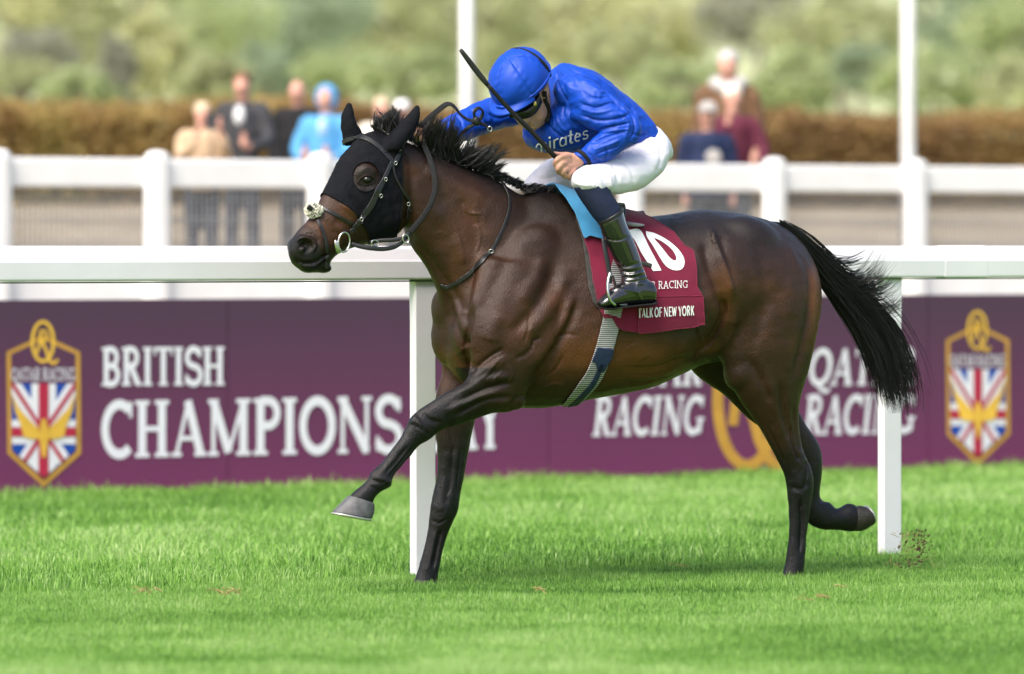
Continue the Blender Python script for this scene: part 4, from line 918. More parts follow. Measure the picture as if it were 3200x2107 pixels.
V, F = clip(HV, HT, fld, .0045 + np.abs(wr), HN); hood_o = obj('blinker_hood', V, F, M['hood']); solidify(hood_o, .004)
tag(hood_o, 'black stretch hood covering the ears and face of the racehorse, open at the eyes', 'hood')
HOODB = bvh(V, F)
def rim(V, F, r, m, name, parent):                       # rolled hem along the open border of a cloth shell
    from collections import Counter
    c = Counter()
    for t in F.tolist():
        for a, b in ((t[0], t[1]), (t[1], t[2]), (t[2], t[0])): c[(min(a, b), max(a, b))] += 1
    nb = {}
    for (a, b), k in c.items():
        if k == 1: nb.setdefault(a, []).append(b); nb.setdefault(b, []).append(a)
    seen = set(); mb = MB()
    for s0 in nb:
        if s0 in seen: continue
        ch = [s0]; seen.add(s0); cur = s0
        while True:
            nx = [q for q in nb[cur] if q not in seen]
            if not nx: break
            cur = nx[0]; seen.add(cur); ch.append(cur)
        if len(ch) > 12:
            P = V[ch]; P = np.vstack([P, P[:1]]); k = np.ones(5) / 5
            for _ in range(2):
                Q = np.vstack([P[-3:-1], P, P[1:3]]); P = np.stack([np.convolve(Q[:, j], k, 'valid') for j in range(3)], 1)
            mb.tube(P[::2], r, 6, False)
    return mb.build(name, m, parent, True)
rim(V, F, .0036, M['hood'], 'hem', hood_o)
bridle = empty('racing_bridle', HD.P(1100, 700, 0), 'black leather racing bridle with ring bit and reins worn over the hood', 'bridle')
face = np.clip(-HN[:, 1] * 3 + .6, -1, 1) * 40
def strap(line, wpx, off, m, name, parent, P=None, lim=None, th=.004):
    P = HPX if P is None else P; L = crom(line, 8) if len(line) > 2 else np.array(line, float)
    d, par = pdist(P, L); wv = np.interp(par, np.linspace(0, 1, len(wpx)), wpx) if isinstance(wpx, (list, tuple)) else wpx
    v = wv / 2 - d; v = np.minimum(v, face if lim is None else lim)
    V, F = clip(HV, HT, v, off, HN); return solidify(obj(name, V, F, m, parent), th)
# finer surface for the thin straps: subdivided copy of the head region
def sub_region(mask):
    T = HT[mask[HT].all(1)]; V, N = HV, HN
    for _ in range(2):
        E = np.sort(np.vstack([T[:, [0, 1]], T[:, [1, 2]], T[:, [2, 0]]]), 1); ue, inv = np.unique(E, axis=0, return_inverse=True); inv = inv.ravel()
        k = len(T); m0, m1, m2 = inv[:k] + len(V), inv[k:2 * k] + len(V), inv[2 * k:] + len(V)
        V = np.vstack([V, (V[ue[:, 0]] + V[ue[:, 1]]) / 2]); N = np.vstack([N, (N[ue[:, 0]] + N[ue[:, 1]])]); N = N / (np.linalg.norm(N, axis=1)[:, None] + 1e-9)
        T = np.vstack([np.stack([T[:, 0], m0, m2], 1), np.stack([m0, T[:, 1], m1], 1), np.stack([m2, m1, T[:, 2]], 1), np.stack([m0, m1, m2], 1)])
    us = np.unique(T); rm = np.full(len(V), -1); rm[us] = np.arange(len(us)); return V[us], rm[T], N[us]
SV, ST, SN = sub_region((HPX[:, 0] < 1640) & (HV[:, 2] > 1.15) & (HN[:, 1] < .5)); SPX = proj(SV); sface = np.clip(-SN[:, 1] * 3 + .6, -1, 1) * 40
def sstrap(line, wpx, off, m, name, parent, th=.0045):
    L = crom(line, 8) if len(line) > 2 else np.array(line, float); d, par = pdist(SPX, L)
    wv = np.interp(par, np.linspace(0, 1, len(wpx)), wpx) if isinstance(wpx, (list, tuple)) else wpx
    V, F = clip(SV, ST, np.minimum(wv / 2 - d, sface), off, SN); return solidify(obj(name, V, F, m, parent), th)
LE = M['black_leather']
sstrap([(1068, 452), (1085, 439), (1107, 433), (1143, 437), (1178, 459), (1206, 487), (1228, 513)], 12, .012, LE, 'browband', bridle, .007)
sstrap([(1222, 505), (1198, 557), (1178, 596), (1155, 644), (1127, 682), (1095, 722)], [9, 11, 16, 17, 15, 11], .013, LE, 'cheekpiece', bridle, .007)
sstrap([(1250, 470), (1238, 495), (1228, 515)], 12, .013, LE, 'headpiece', bridle, .006)
sstrap([(1224, 517), (1232, 553), (1254, 596), (1277, 632), (1273, 660), (1268, 680)], [6, 5, 6, 10, 12, 8], .011, LE, 'throatlash', bridle)
sstrap([(985, 640), (1008, 651), (1048, 671), (1103, 701)], 9, .006, LE, 'upper_noseband', bridle)
sstrap([(976, 652), (984, 672), (998, 700), (1012, 737), (1020, 780), (1020, 816), (1018, 835)], [11, 10, 9, 9, 9, 10, 10], .006, LE, 'lower_noseband', bridle)
def ring(px, py, ru, rv, t, r, m, name, parent, tilt=0.0, pl=HD):
    c = pl.P(px, py, t); a = np.linspace(0, 2 * math.pi, 33); z = np.array([0, 0, 1.0]); ct, st = math.cos(tilt), math.sin(tilt)
    P = [c + (pl.d * math.cos(q) * ct * ru - z * math.cos(q) * st * ru) + (pl.d * math.sin(q) * st * rv + z * math.sin(q) * ct * rv) for q in a]
    V, F = tube(P, r, 8, False); return obj(name, V, F, m, parent)
br = ring(1075, 757, .027, .040, .084, .0042, M['steel'], 'bit_ring', bridle, .15)
V, F = blob(HD, 1053, 772, .080, .010, .030, .008, 15); obj('bit_cheek', V, F, M['steel'], bridle)
for px, py in ((1198, 560), (1184, 612), (1125, 683), (1266, 636), (1228, 514)):
    c, nn = hitf(px, py); c = c + nn * .019; a = np.linspace(0, 6.283, 13); P = [c + np.array([math.cos(q) * .006, 0, math.sin(q) * .0075]) for q in a]; V, F = tube(P, .0014, 6, False); obj('buckle', V, F, M['steel'], bridle)
# sheepskin pad at the crossing of the noseband
M['fleece'] = mat('sheepskin', (.75, .71, .62), .95, .1, .1, 80)
g = np.random.default_rng(8); c, nn = hitf(978, 657); P = []
for i in range(900):
    d = g.normal(size=3); d /= np.linalg.norm(d); a_ = d * [.036, .022, .033] ; P.append(c + nn * .006 + a_ * g.uniform(.7, 1.05))
V, F = leaf_cloud(np.array(P), .0055, 9); m_ = MB(); m_.add(*ellipsoid(c + nn * .004, [(.034, 0, 0), (0, .018, 0), (0, 0, .030)])); m_.add(V, F.tolist()); pad = m_.build('sheepskin_pad', M['fleece'], bridle, False)
for pts in (((962, 646), (978, 656), (1000, 662)), ((990, 640), (978, 656), (985, 676))):
    P = []
    for px, py in pts: q, nq = hitf(px, py); P.append(q + np.array([0, -.024, 0]))
    V, F = tube(crom(P, 5), .011, 8, True, ((0, -1, 0), .25)); obj('crossing_strap', V, F, LE, bridle)
# reins
def pathP(lst, pl=HP): return crom([pl.P(x, y, t) for x, y, t in lst], 6)
M['web'] = mat('rubber_web_rein', (.022, .022, .024), .75, .3, .2, 60, .8, 500)
fd = np.array([.4, -.9, 0])
V, F = tube(pathP([(1098, 762, .085), (1125, 770, .10), (1160, 776, .115), (1200, 778, .12), (1236, 770, .12), (1262, 750, .12), (1282, 726, .115)]), .0095, 8, True, (fd, .28)); obj('rein_leather', V, F, LE, bridle)
V, F = tube(pathP([(1280, 728, .116), (1305, 699, .125), (1341, 648, .135), (1359, 593, .125), (1357, 549, .11), (1341, 490, .075), (1322, 447, .035), (1313, 425, .0)]), .0125, 8, True, (fd, .22)); obj('rein', V, F, M['web'], bridle)
V, F = tube(pathP([(1312, 415, -.02), (1318, 396, .0), (1332, 377, .015), (1358, 354, .03), (1392, 328, .04), (1408, 326, .045), (1420, 334, .045)]), .0115, 8, True, ((.5, -.6, .5), .22)); obj('rein', V, F, M['web'], bridle)
V, F = tube(pathP([(1410, 327, .045), (1424, 338, .045), (1438, 357, .045), (1462, 374, .045), (1486, 380, .045), (1510, 388, .045), (1538, 406, .04)]), .0095, 8, True, ((.5, -.6, .5), .22)); obj('rein_end', V, F, LE, bridle)
V, F = tube(pathP([(1484, 372, .05), (1482, 350, .055), (1496, 338, .055), (1509, 350, .05), (1502, 370, .045), (1485, 385, .045), (1460, 402, .03), (1438, 424, .0)]), .008, 8, True, ((.5, -.6, .4), .25)); obj('rein_loop', V, F, LE, bridle)
m_ = MB(); m_.add(*blob(HP, 1489, 379, .045, .017, .022, .014, 30)); m_.build('rein_knot', LE, bridle, True)
c = HP.P(1531, 403, .05); m_ = MB(); m_.tube([c + np.array([math.cos(q) * .009, -.003, math.sin(q) * .010]) for q in np.linspace(0, 6.283, 13)], .0018, 6, False); m_.build('rein_buckle', M['steel'], bridle, True)
V, F = tube(pathP([(1150, 757, .06), (1190, 752, .09), (1230, 750, .11), (1262, 745, .12)]), .0085, 8, True, (fd, .3)); obj('martingale_strap', V, F, LE, bridle)
ring(1268, 747, .013, .019, .128, .0035, M['steel'], 'martingale_ring', bridle, -.3, HP); ring(1172, 760, .016, .012, .085, .003, M['steel'], 'keeper_ring', bridle, .2, HP)
# neck strap
ns = empty('neck_strap', HP.P(1450, 860, .1), 'thin black leather strap hanging round the base of the horse neck', 'strap')
sstrap([(1536, 545), (1552, 556), (1574, 581), (1590, 620), (1586, 668), (1562, 731), (1532, 788)], [6, 6, 6, 7, 7, 8], .007, LE, 'upper_strap', ns)
SV2 = (SV, ST, SN)
strap([(1534, 785), (1491, 834), (1443, 873), (1400, 896), (1380, 892)], [12, 13, 13, 11, 9], .008, LE, 'lower_strap', ns, lim=np.minimum(face, np.minimum(HPX[:, 0] - 1376, (ht + .07) * 800)))
c, nn = hitf(1532, 788); c = c + nn * .012; m_ = MB(); m_.tube([c + np.array([math.cos(q) * .009, 0, math.sin(q) * .008]) for q in np.linspace(0, 6.283, 13)], .0016, 6, False); m_.build('buckle', M['steel'], ns, True)

# ---------------------------------------------------------------- saddle cloths, saddle, girth
M['maroon'] = mat('maroon_cotton', (.155, .004, .030), .75, .25, .12, 8, .25, 400, sheen=.2)
M['grey_pad'] = mat('grey_felt_pad', (.055, .052, .050), .9, .15, .2, 40, .3, 300)
M['blue_pad'] = mat('pale_blue_chamois', (.06, .29, .55), .8, .2, .1, 20, .3, 200, sheen=.2)
M['navy'] = mat('navy_leather', (.012, .022, .065), .55, .4, .15, 40, .2, 300)
def shell(poly, off, wave, m, name, parent=None, th=.004, P=None, seed=1, sc=9):
    P = HPB if P is None else P; v = polysd(P, poly); v = np.where((HPB[:, 0] > 1600) & (HV[:, 2] > .8), v, -50)
    o = off + wave * (vnoise(HV * [1, 1, .45], sc, seed) * .7 + .5); V, F = clip(HV, HT, v, o, HN); return V, F
pad = shell([(1775, 560), (1800, 690), (1818, 748), (1830, 830), (1838, 900), (1852, 945), (1884, 980), (1930, 960), (1930, 560)], .010, 0, None, 'x')
po = solidify(obj('saddle_pad', *pad, M['grey_pad']), .010); tag(po, 'dark grey felt pad edge showing in front of the maroon cloth', 'saddle pad')
cloth_poly = [(1800, 560), (1822, 752), (1838, 800), (1850, 880), (1868, 960), (1884, 996), (1908, 992), (1925, 1020), (1942, 1030), (1984, 1036), (2189, 1016), (2189, 930), (2169, 898), (2170, 836), (2162, 790), (2133, 777), (2102, 736), (2052, 709), (2010, 690), (2010, 560)]
CV, CF = shell(cloth_poly, .020, .010, None, 'x', seed=41)
co_ = solidify(obj('number_cloth', CV, CF, M['maroon']), .003); tag(co_, 'maroon saddle cloth with a white number 10 and lettering on the horse back', 'saddle cloth')
rim(CV, CF, .0028, M['maroon'], 'hem', co_)
def nearside(V, F):
    k = HP.t(V) > 0; F = F[k[F].all(1)]; u = np.unique(F); r = np.full(len(V), -1); r[u] = np.arange(len(u)); return V[u], r[F]
fv, ff = shell([(1985, 934), (2189, 926), (2191, 1015), (1986, 1040)], .026, .008, None, 'x', seed=41); fv, ff = nearside(fv, ff); solidify(obj('name_flap', fv, ff, M['maroon'], co_), .003); rim(fv, ff, .0024, M['maroon'], 'flap_hem', co_)
CB = bvh(np.vstack([CV, fv]), np.vstack([CF, ff + len(CV)]))
class Surf:
    def __init__(s, b, strict=False): s.b = b; s.strict = strict
    def P(s, px, py, t=0.0):
        p, n = hit(px, py, s.b)
        if p is None and s.strict: return None
        if p is None:
            p, n = hit(px, py); 
            if p is None: p = HP.P(px, py, .33); n = np.array([0, -1., 0])
        if n[1] > 0: n = -n
        return p + n * (t + .002)
CS = Surf(CB)
cv = lambda pts: [(1650 + x / 1.9108, 500 + y / 1.9108) for x, y in pts]
def resamp(p, n):
    p = np.array(list(p) + [p[0]], float); p = crom(p, 6); d = np.r_[0, np.cumsum(np.linalg.norm(np.diff(p, axis=0), axis=1))]; u = np.linspace(0, d[-1], n, endpoint=False)
    return np.stack([np.interp(u, d, p[:, 0]), np.interp(u, d, p[:, 1])], 1)
M['num_white'] = mat('white_number', (.80, .80, .80), .6, .3)
outer = resamp(cv([(703, 428), (760, 442), (838, 486), (900, 540), (930, 590), (931, 630), (912, 656), (872, 660), (826, 638), (790, 590), (748, 520), (708, 460)]), 60)
inner = resamp(cv([(752, 468), (800, 490), (852, 530), (880, 570), (884, 598), (868, 602), (842, 582), (815, 548), (785, 510), (760, 482)]), 60)
m_ = MB(); R = 5; V = [CS.P(*(outer[i] * (1 - k / R) + inner[i] * k / R), .001) for k in range(R + 1) for i in range(60)]
m_.add(V, [(k * 60 + i, k * 60 + (i + 1) % 60, (k + 1) * 60 + (i + 1) % 60, (k + 1) * 60 + i) for k in range(R) for i in range(60)])
a_, b_ = np.array(cv([(590, 452), (630, 474), (678, 560), (746, 665)])), np.array(cv([(600, 420), (668, 421), (726, 530), (796, 662)]))
A2, B2 = crom(a_, 8), crom(b_, 8); n2 = len(A2); V = [CS.P(*(A2[i] * (1 - k / 5) + B2[i] * k / 5), .001) for k in range(6) for i in range(n2)]
m_.add(V, [(k * n2 + i, k * n2 + i + 1, (k + 1) * n2 + i + 1, (k + 1) * n2 + i) for k in range(5) for i in range(n2 - 1)])
m_.build('number_ten', M['num_white'], co_)
def cword(txt, x0, x1, yb0, yt0, yb1, yt1, surf, m, name, parent, T=.1, slab=True, lift=.001):
    a, b = cv([(x0, yb0), (x1, yb1)]), cv([(x0, yt0), (x1, yt1)]); return word(txt, a[0][0], a[1][0], a[0][1], b[0][1], a[1][1], b[1][1], surf, lift, 0, T, slab).build(name, m, parent)
cword('QATAR RACING', 600, 953, 779, 733, 765, 720, CS, M['num_white'], 'sponsor_lettering', co_, .085)
cword('TALK OF NEW YORK', 655, 987, 944, 887, 928, 870, CS, M['num_white'], 'name_lettering', co_, .20, False)
# pale blue chamois over the withers
bp = [(1722, 570), (1730, 602), (1762, 640), (1792, 685), (1819, 757), (1833, 747), (1852, 752), (1872, 757), (1895, 766), (1905, 740), (1900, 560)]
BV, BF = shell(bp, .034, .006, None, 'x', seed=51); bo = solidify(obj('chamois_pad', BV, BF, M['blue_pad']), .004); tag(bo, 'pale blue chamois pad over the withers under the saddle', 'saddle pad'); rim(BV, BF, .0028, M['blue_pad'], 'hem', bo)
SVv, SF = shell([(1782, 560), (1786, 615), (1806, 640), (1836, 672), (1866, 712), (1890, 745), (1915, 752), (1935, 735), (1940, 700), (1940, 560)], .040, 0, None, 'x')
sad = empty('racing_saddle', HP.P(1880, 700, 0), 'small black racing saddle under the jockey with steel stirrups', 'saddle'); solidify(obj('flap', SVv, SF, LE, sad), .012); rim(SVv, SF, .006, LE, 'welt', sad)
m_ = MB(); m_.add(*loft([((1925, 688), (1925, 712), .10, .07), ((1950, 693), (1950, 711), .12, .10), ((1978, 697), (1978, 711), .12, .10), ((1992, 701), (1992, 709), .12, .06)], HP)); M['grey_gel'] = mat('grey_cantle', (.30, .31, .32), .5, .4); m_.build('cantle', M['grey_gel'], sad, True)
V, F = tube(pathP([(1886, 745, .335), (1893, 790, .35), (1904, 850, .36), (1906, 885, .365)]), .011, 8, True, (fd, .25)); obj('stirrup_leather', V, F, LE, sad)
def iron(lst, parent):
    V, F = tube(pathP(lst), .0062, 8, True, (fd, 1.4)); return obj('stirrup_iron', V, F, M['steel'], parent)
iron([(1906, 852, .40), (1899, 880, .41), (1899, 910, .418), (1906, 938, .42), (1922, 954, .41)], sad); iron([(1906, 858, .375), (1916, 870, .345), (1924, 900, .325), (1930, 930, .325), (1934, 948, .335)], sad)
m_ = MB(); m_.add(*loft([((1900, 942), (1904, 952), .35, .04), ((1925, 948), (1928, 958), .35, .045), ((1950, 948), (1952, 958), .35, .04)], HP, 16, 2)); m_.build('stirrup_tread', M['steel'], sad, True)
V, F = tube(pathP([(1985, 820, .335), (2012, 824, .345), (2036, 832, .345)]), .0095, 8, True, (fd, .3)); obj('leather_end', V, F, M['grey_pad'], sad)
# girth
gi = empty('elastic_girth', HP.P(1880, 1100, .2), 'grey striped elastic girth with navy leather patch round the belly', 'girth')
def girth_mat():
    m = mat('striped_elastic', (.25, .25, .26), .8, .2); t = m.node_tree; b = t.nodes['Principled BSDF']; tc = t.nodes.new('ShaderNodeTexCoord'); wv = t.nodes.new('ShaderNodeTexWave')
    wv.bands_direction = 'Z'; wv.inputs['Scale'].default_value = 38; wv.inputs['Distortion'].default_value = 1.2; r = t.nodes.new('ShaderNodeValToRGB'); r.color_ramp.elements[0].color = (.05, .05, .07, 1); r.color_ramp.elements[1].color = (.46, .46, .45, 1)
    t.links.new(tc.outputs['Object'], wv.inputs[0]); t.links.new(wv.outputs[1], r.inputs[0]); t.links.new(r.outputs[0], b.inputs[0]); return m
M['girth'] = girth_mat()
gl = [(1945, 800), (1927, 866), (1912, 971), (1890, 1080), (1858, 1165), (1822, 1215), (1775, 1268)]
gline = crom(gl, 8); d, par = pdist(HPX, gline); under = (HV[:, 2] > .55) & (HPX[:, 0] > 1700)
v = np.where(under, np.minimum(np.interp(par, [0, .55, .8, 1], [27, 27, 24, 17]) - d, face), -50); V, F = clip(HV, HT, v, .031 - .022 * np.clip((par - .28) * 5, 0, 1), HN); solidify(obj('web', V, F, M['girth'], gi), .004)
for sgn, nm in ((-1, 'edge_binding'), (1, 'edge_binding')):
    L2 = gline + np.stack([np.full(len(gline), 24.0 * sgn), np.full(len(gline), 7.0 * sgn)], 1); d, par = pdist(HPX, L2); v = np.where(under, np.minimum(2.2 - d, face), -50)
V, F = clip(HV, HT, np.where(under, np.minimum(polysd(HPX, [(1866, 1084), (1914, 1090), (1912, 1110), (1898, 1136), (1884, 1158), (1866, 1156), (1857, 1128), (1846, 1128)]), face), -50), .014, HN); solidify(obj('leather_patch', V, F, M['navy'], gi), .005)
d, par = pdist(HPX, crom([(1876, 1140), (1850, 1195), (1800, 1250), (1780, 1266)], 6)); V, F = clip(HV, HT, np.where(under, np.minimum(7 - d, face), -50), .014, HN); solidify(obj('centre_strip', V, F, M['navy'], gi), .004)
# ================================================================== JOCKEY
jk = empty('person', HP.P(1880, 700, 0), 'jockey in blue silks, blue cap and white breeches crouched over the horse holding a whip', 'person')
M['skin'] = mat('skin', (.46, .25, .18), .5, .4, .15, 25, .15, 200); M['skin'].node_tree.nodes['Principled BSDF'].inputs['Subsurface Weight'].default_value = .12
M['skin'].node_tree.nodes['Principled BSDF'].inputs['Subsurface Radius'].default_value = (.01, .004, .002)
M['silk'] = mat('royal_blue_silk', (.003, .050, .40), .50, .30, .06, 6)
M['cap_silk'] = mat('cap_blue_silk', (.003, .052, .42), .5, .3, .05, 6)
ridges(M['silk'], 15, .45, (1.0, 1.0, 1.6), .015, 2)
ridges(M['cap_silk'], 7, .16, (1, 1, 1), .015, 2)
M['white_cloth'] = mat('white_breeches', (.70, .68, .76), .55, .35, .02, 8)
ridges(M['white_cloth'], 9, .35, (1, 1, 1.4), .015, 3)
M['sock'] = mat('navy_stretch', (.010, .016, .045), .7, .3, .15, 60, .3, 300)
M['patent'] = mat('black_patent_boot', (.006, .006, .007), .12, .6, 0, 8, .06, 40, coat=1.0)
M['black_cloth'] = mat('black_elastic', (.012, .012, .013), .8, .2)
cj = lambda x, y: (1350 + x / 2.5275, 100 + y / 2.5275)      # tracings of the rider
def LJ(st, pl=HP): return loft([((*cj(*s[0]),), (*cj(*s[1]),), *s[2:]) for s in st], pl)
# ---- skin: one continuous figure (head, neck, trunk, arms, hands, legs)
J0 = HP.P(*cj(800, 640), .085); JH = Plane(J0[:2], 46.0)           # the face is turned further towards the lens
bp_ = []
bp_ += [LJ([((985, 430), (900, 640), 0, .055), ((1050, 420), (950, 670), 0, .06), ((1170, 420), (1040, 770), 0, .11), ((1300, 480), (1190, 800), 0, .11), ((1500, 640), (1430, 820), 0, .10), ((1640, 770), (1570, 850), 0, .09)])]      # neck and trunk
bp_ += [LJ([((880, 330), (600, 560), 0, .070), ((900, 470), (640, 600), 0, .072), ((905, 560), (668, 660), 0, .068), ((905, 640), (690, 705), 0, .058), ((880, 705), (720, 745), 0, .045), ((840, 750), (755, 775), 0, .030), ((815, 768), (775, 780), 0, .016)], JH)]    # skull to chin
for px, py, t, a, b, c, r in ((703, 690, 0, .014, .020, .013, 55), (722, 712, 0, .010, .009, .014, 0), (770, 748, 0, .012, .009, .022, 20), (690, 655, .0, .016, .02, .012, 50), (745, 690, .035, .018, .018, .012, 0), (795, 765, 0, .018, .012, .018, 0)):
    bp_.append(blob(JH, *cj(px, py), t, a, b, c, r))
bp_ += [blob(JH, *cj(900, 478), .080, .016, .031, .010, -15)]                                   # near ear
bp_ += [LJ([((1070, 470), (1080, 580), .16, .035), ((1230, 470), (1190, 600), .22, .035), ((1440, 610), (1370, 710), .275, .03), ((1570, 720), (1530, 780), .30, .028)]),
        LJ([((1560, 730), (1550, 810), .30, .026), ((1410, 810), (1450, 880), .295, .028), ((1260, 900), (1310, 1010), .28, .032), ((1170, 955), (1215, 1035), .272, .026), ((1120, 965), (1165, 1070), .27, .022)])]
bp_ += [LJ([((700, 570), (720, 660), -.19, .03), ((440, 590), (500, 680), -.23, .03), ((290, 660), (340, 760), -.20, .03), ((110, 740), (180, 830), -.13, .026), ((-40, 750), (40, 840), -.06, .026), ((-110, 790), (-60, 850), -.03, .022)])]
bp_ += [LJ([((1680, 850), (1780, 940), .06, .07), ((1580, 950), (1690, 1090), .16, .06), ((1410, 1050), (1510, 1180), .23, .05), ((1200, 1130), (1310, 1220), .305, .04), ((1160, 1190), (1240, 1250), .32, .035)]),
        LJ([((1160, 1230), (1370, 1230), .32, .045), ((1260, 1370), (1440, 1330), .33, .042), ((1370, 1560), (1520, 1500), .34, .038), ((1460, 1780), (1610, 1760), .345, .032), ((1520, 1930), (1650, 1930), .35, .03)]),
        LJ([((1680, 880), (1770, 960), -.06, .07), ((1180, 1040), (1260, 1220), -.22, .05), ((970, 1080), (1070, 1240), -.275, .04), ((800, 1170), (870, 1260), -.30, .035)]),
        LJ([((700, 1230), (860, 1250), -.30, .045), ((800, 1500), (950, 1480), -.32, .042), ((900, 1800), (1040, 1780), -.33, .035)])]
# near hand closed on the whip
def finger(pts, r, pl=HP): P = crom([pl.P(*cj(x, y), t) for x, y, t in pts], 5); return tube(P, np.interp(np.linspace(0, 1, len(P)), [0, .5, 1], [r * 1.08, r, r * .8]), 10)
bp_ += [blob(HP, *cj(1100, 1030), .275, .038, .031, .017, -30), blob(HP, *cj(1140, 1010), .27, .032, .03, .018, -20)]
bp_ += [finger([(1085, 985, .282), (1030, 985, .300), (985, 1015, .302), (972, 1050, .286), (990, 1072, .270)], .0122), finger([(1085, 1020, .285), (1035, 1035, .306), (1000, 1075, .304), (998, 1105, .286), (1022, 1118, .270)], .0122),
        finger([(1100, 1055, .284), (1060, 1080, .304), (1035, 1112, .300), (1045, 1140, .284), (1068, 1142, .270)], .0118), finger([(1125, 1085, .280), (1092, 1112, .296), (1075, 1138, .292), (1090, 1158, .278), (1108, 1152, .266)], .0104),
        finger([(1130, 985, .270), (1070, 968, .262), (1010, 968, .262), (965, 960, .266), (945, 955, .268)], .0105)]
# far hand on the rein
bp_ += [blob(HP, 1312, 426, -.02, .034, .028, .018, -20)]
for k in range(4): bp_ += [finger([((1322 - 1350 + 8 * k - 14) * 2.5275, (412 + 7 * k - 100) * 2.5275, 0.0), ((1303 - 1350 + 6 * k) * 2.5275, (415 + 8 * k - 100) * 2.5275, .022), ((1296 - 1350 + 7 * k) * 2.5275, (428 + 7 * k - 100) * 2.5275, .018), ((1304 - 1350 + 7 * k) * 2.5275, (438 + 5 * k - 100) * 2.5275, -.002)], .0095)]
bp_ += [finger([((1318 - 1350) * 2.5275, (408 - 100) * 2.5275, -.01), ((1300 - 1350) * 2.5275, (402 - 100) * 2.5275, .0), ((1288 - 1350) * 2.5275, (404 - 100) * 2.5275, .005)], .010)]
BVv, BT, BE = remesh(bp_, .0042); BVv = smooth(BVv, BE, 3, taubin=False)
pj = lambda pts: [cj(x, y) for x, y in pts]
BVv = strokes(BVv, BT, [(pj([(745, 742), (770, 752), (800, 745)]), 3, -.006), (pj([(735, 700), (755, 712), (765, 735)]), 4, -.004), (pj([(800, 690), (830, 720), (840, 750)]), 6, -.004), (pj([(850, 620), (870, 660), (865, 700)]), 7, .004),
    (pj([(895, 450), (912, 470), (905, 500)]), 4, -.005), (pj([(1040, 1010), (1090, 1030)]), 4, -.003), (pj([(1050, 1060), (1100, 1070)]), 4, -.003), (pj([(1080, 1100), (1120, 1095)]), 3, -.003)])
obj('body', BVv, BT, M['skin'], jk); JB = bvh(BVv, BT)
# ---- silk jacket
jp = [LJ([((985, 320), (900, 620), 0, .06), ((1030, 245), (800, 735), -.02, .12), ((1130, 265), (775, 865), 0, .19), ((1260, 315), (855, 945), 0, .21), ((1400, 415), (1080, 960), 0, .195), ((1545, 540), (1330, 960), 0, .18), ((1640, 640), (1480, 930), 0, .172), ((1690, 740), (1560, 895), 0, .168), ((1695, 790), (1590, 885), 0, .160)]),
      LJ([((1000, 370), (1050, 640), .15, .075), ((1200, 360), (1110, 690), .215, .082), ((1370, 470), (1230, 750), .265, .078), ((1500, 570), (1350, 800), .30, .072), ((1620, 690), (1480, 890), .315, .062), ((1640, 770), (1560, 905), .318, .045)]),
      LJ([((1600, 650), (1590, 880), .315, .058), ((1480, 700), (1530, 910), .315, .064), ((1370, 770), (1470, 960), .308, .062), ((1270, 850), (1400, 1015), .295, .055), ((1200, 915), (1300, 1045), .283, .044), ((1165, 955), (1235, 1050), .276, .034)]),
      LJ([((760, 520), (760, 720), -.17, .07), ((560, 505), (660, 745), -.225, .074), ((400, 540), (520, 770), -.235, .07), ((250, 610), (370, 820), -.205, .063), ((110, 680), (250, 865), -.15, .054), ((0, 745), (120, 865), -.09, .042)]),
      blob(HP, *cj(1130, 470), .15, .09, .075, .08)]
JV, JT, JE = remesh(jp, .005); JV = smooth(JV, JE, 8, taubin=False)
def ridged(P, sc, seed): return (1 - 2.2 * np.abs(vnoise(P, sc, seed)))
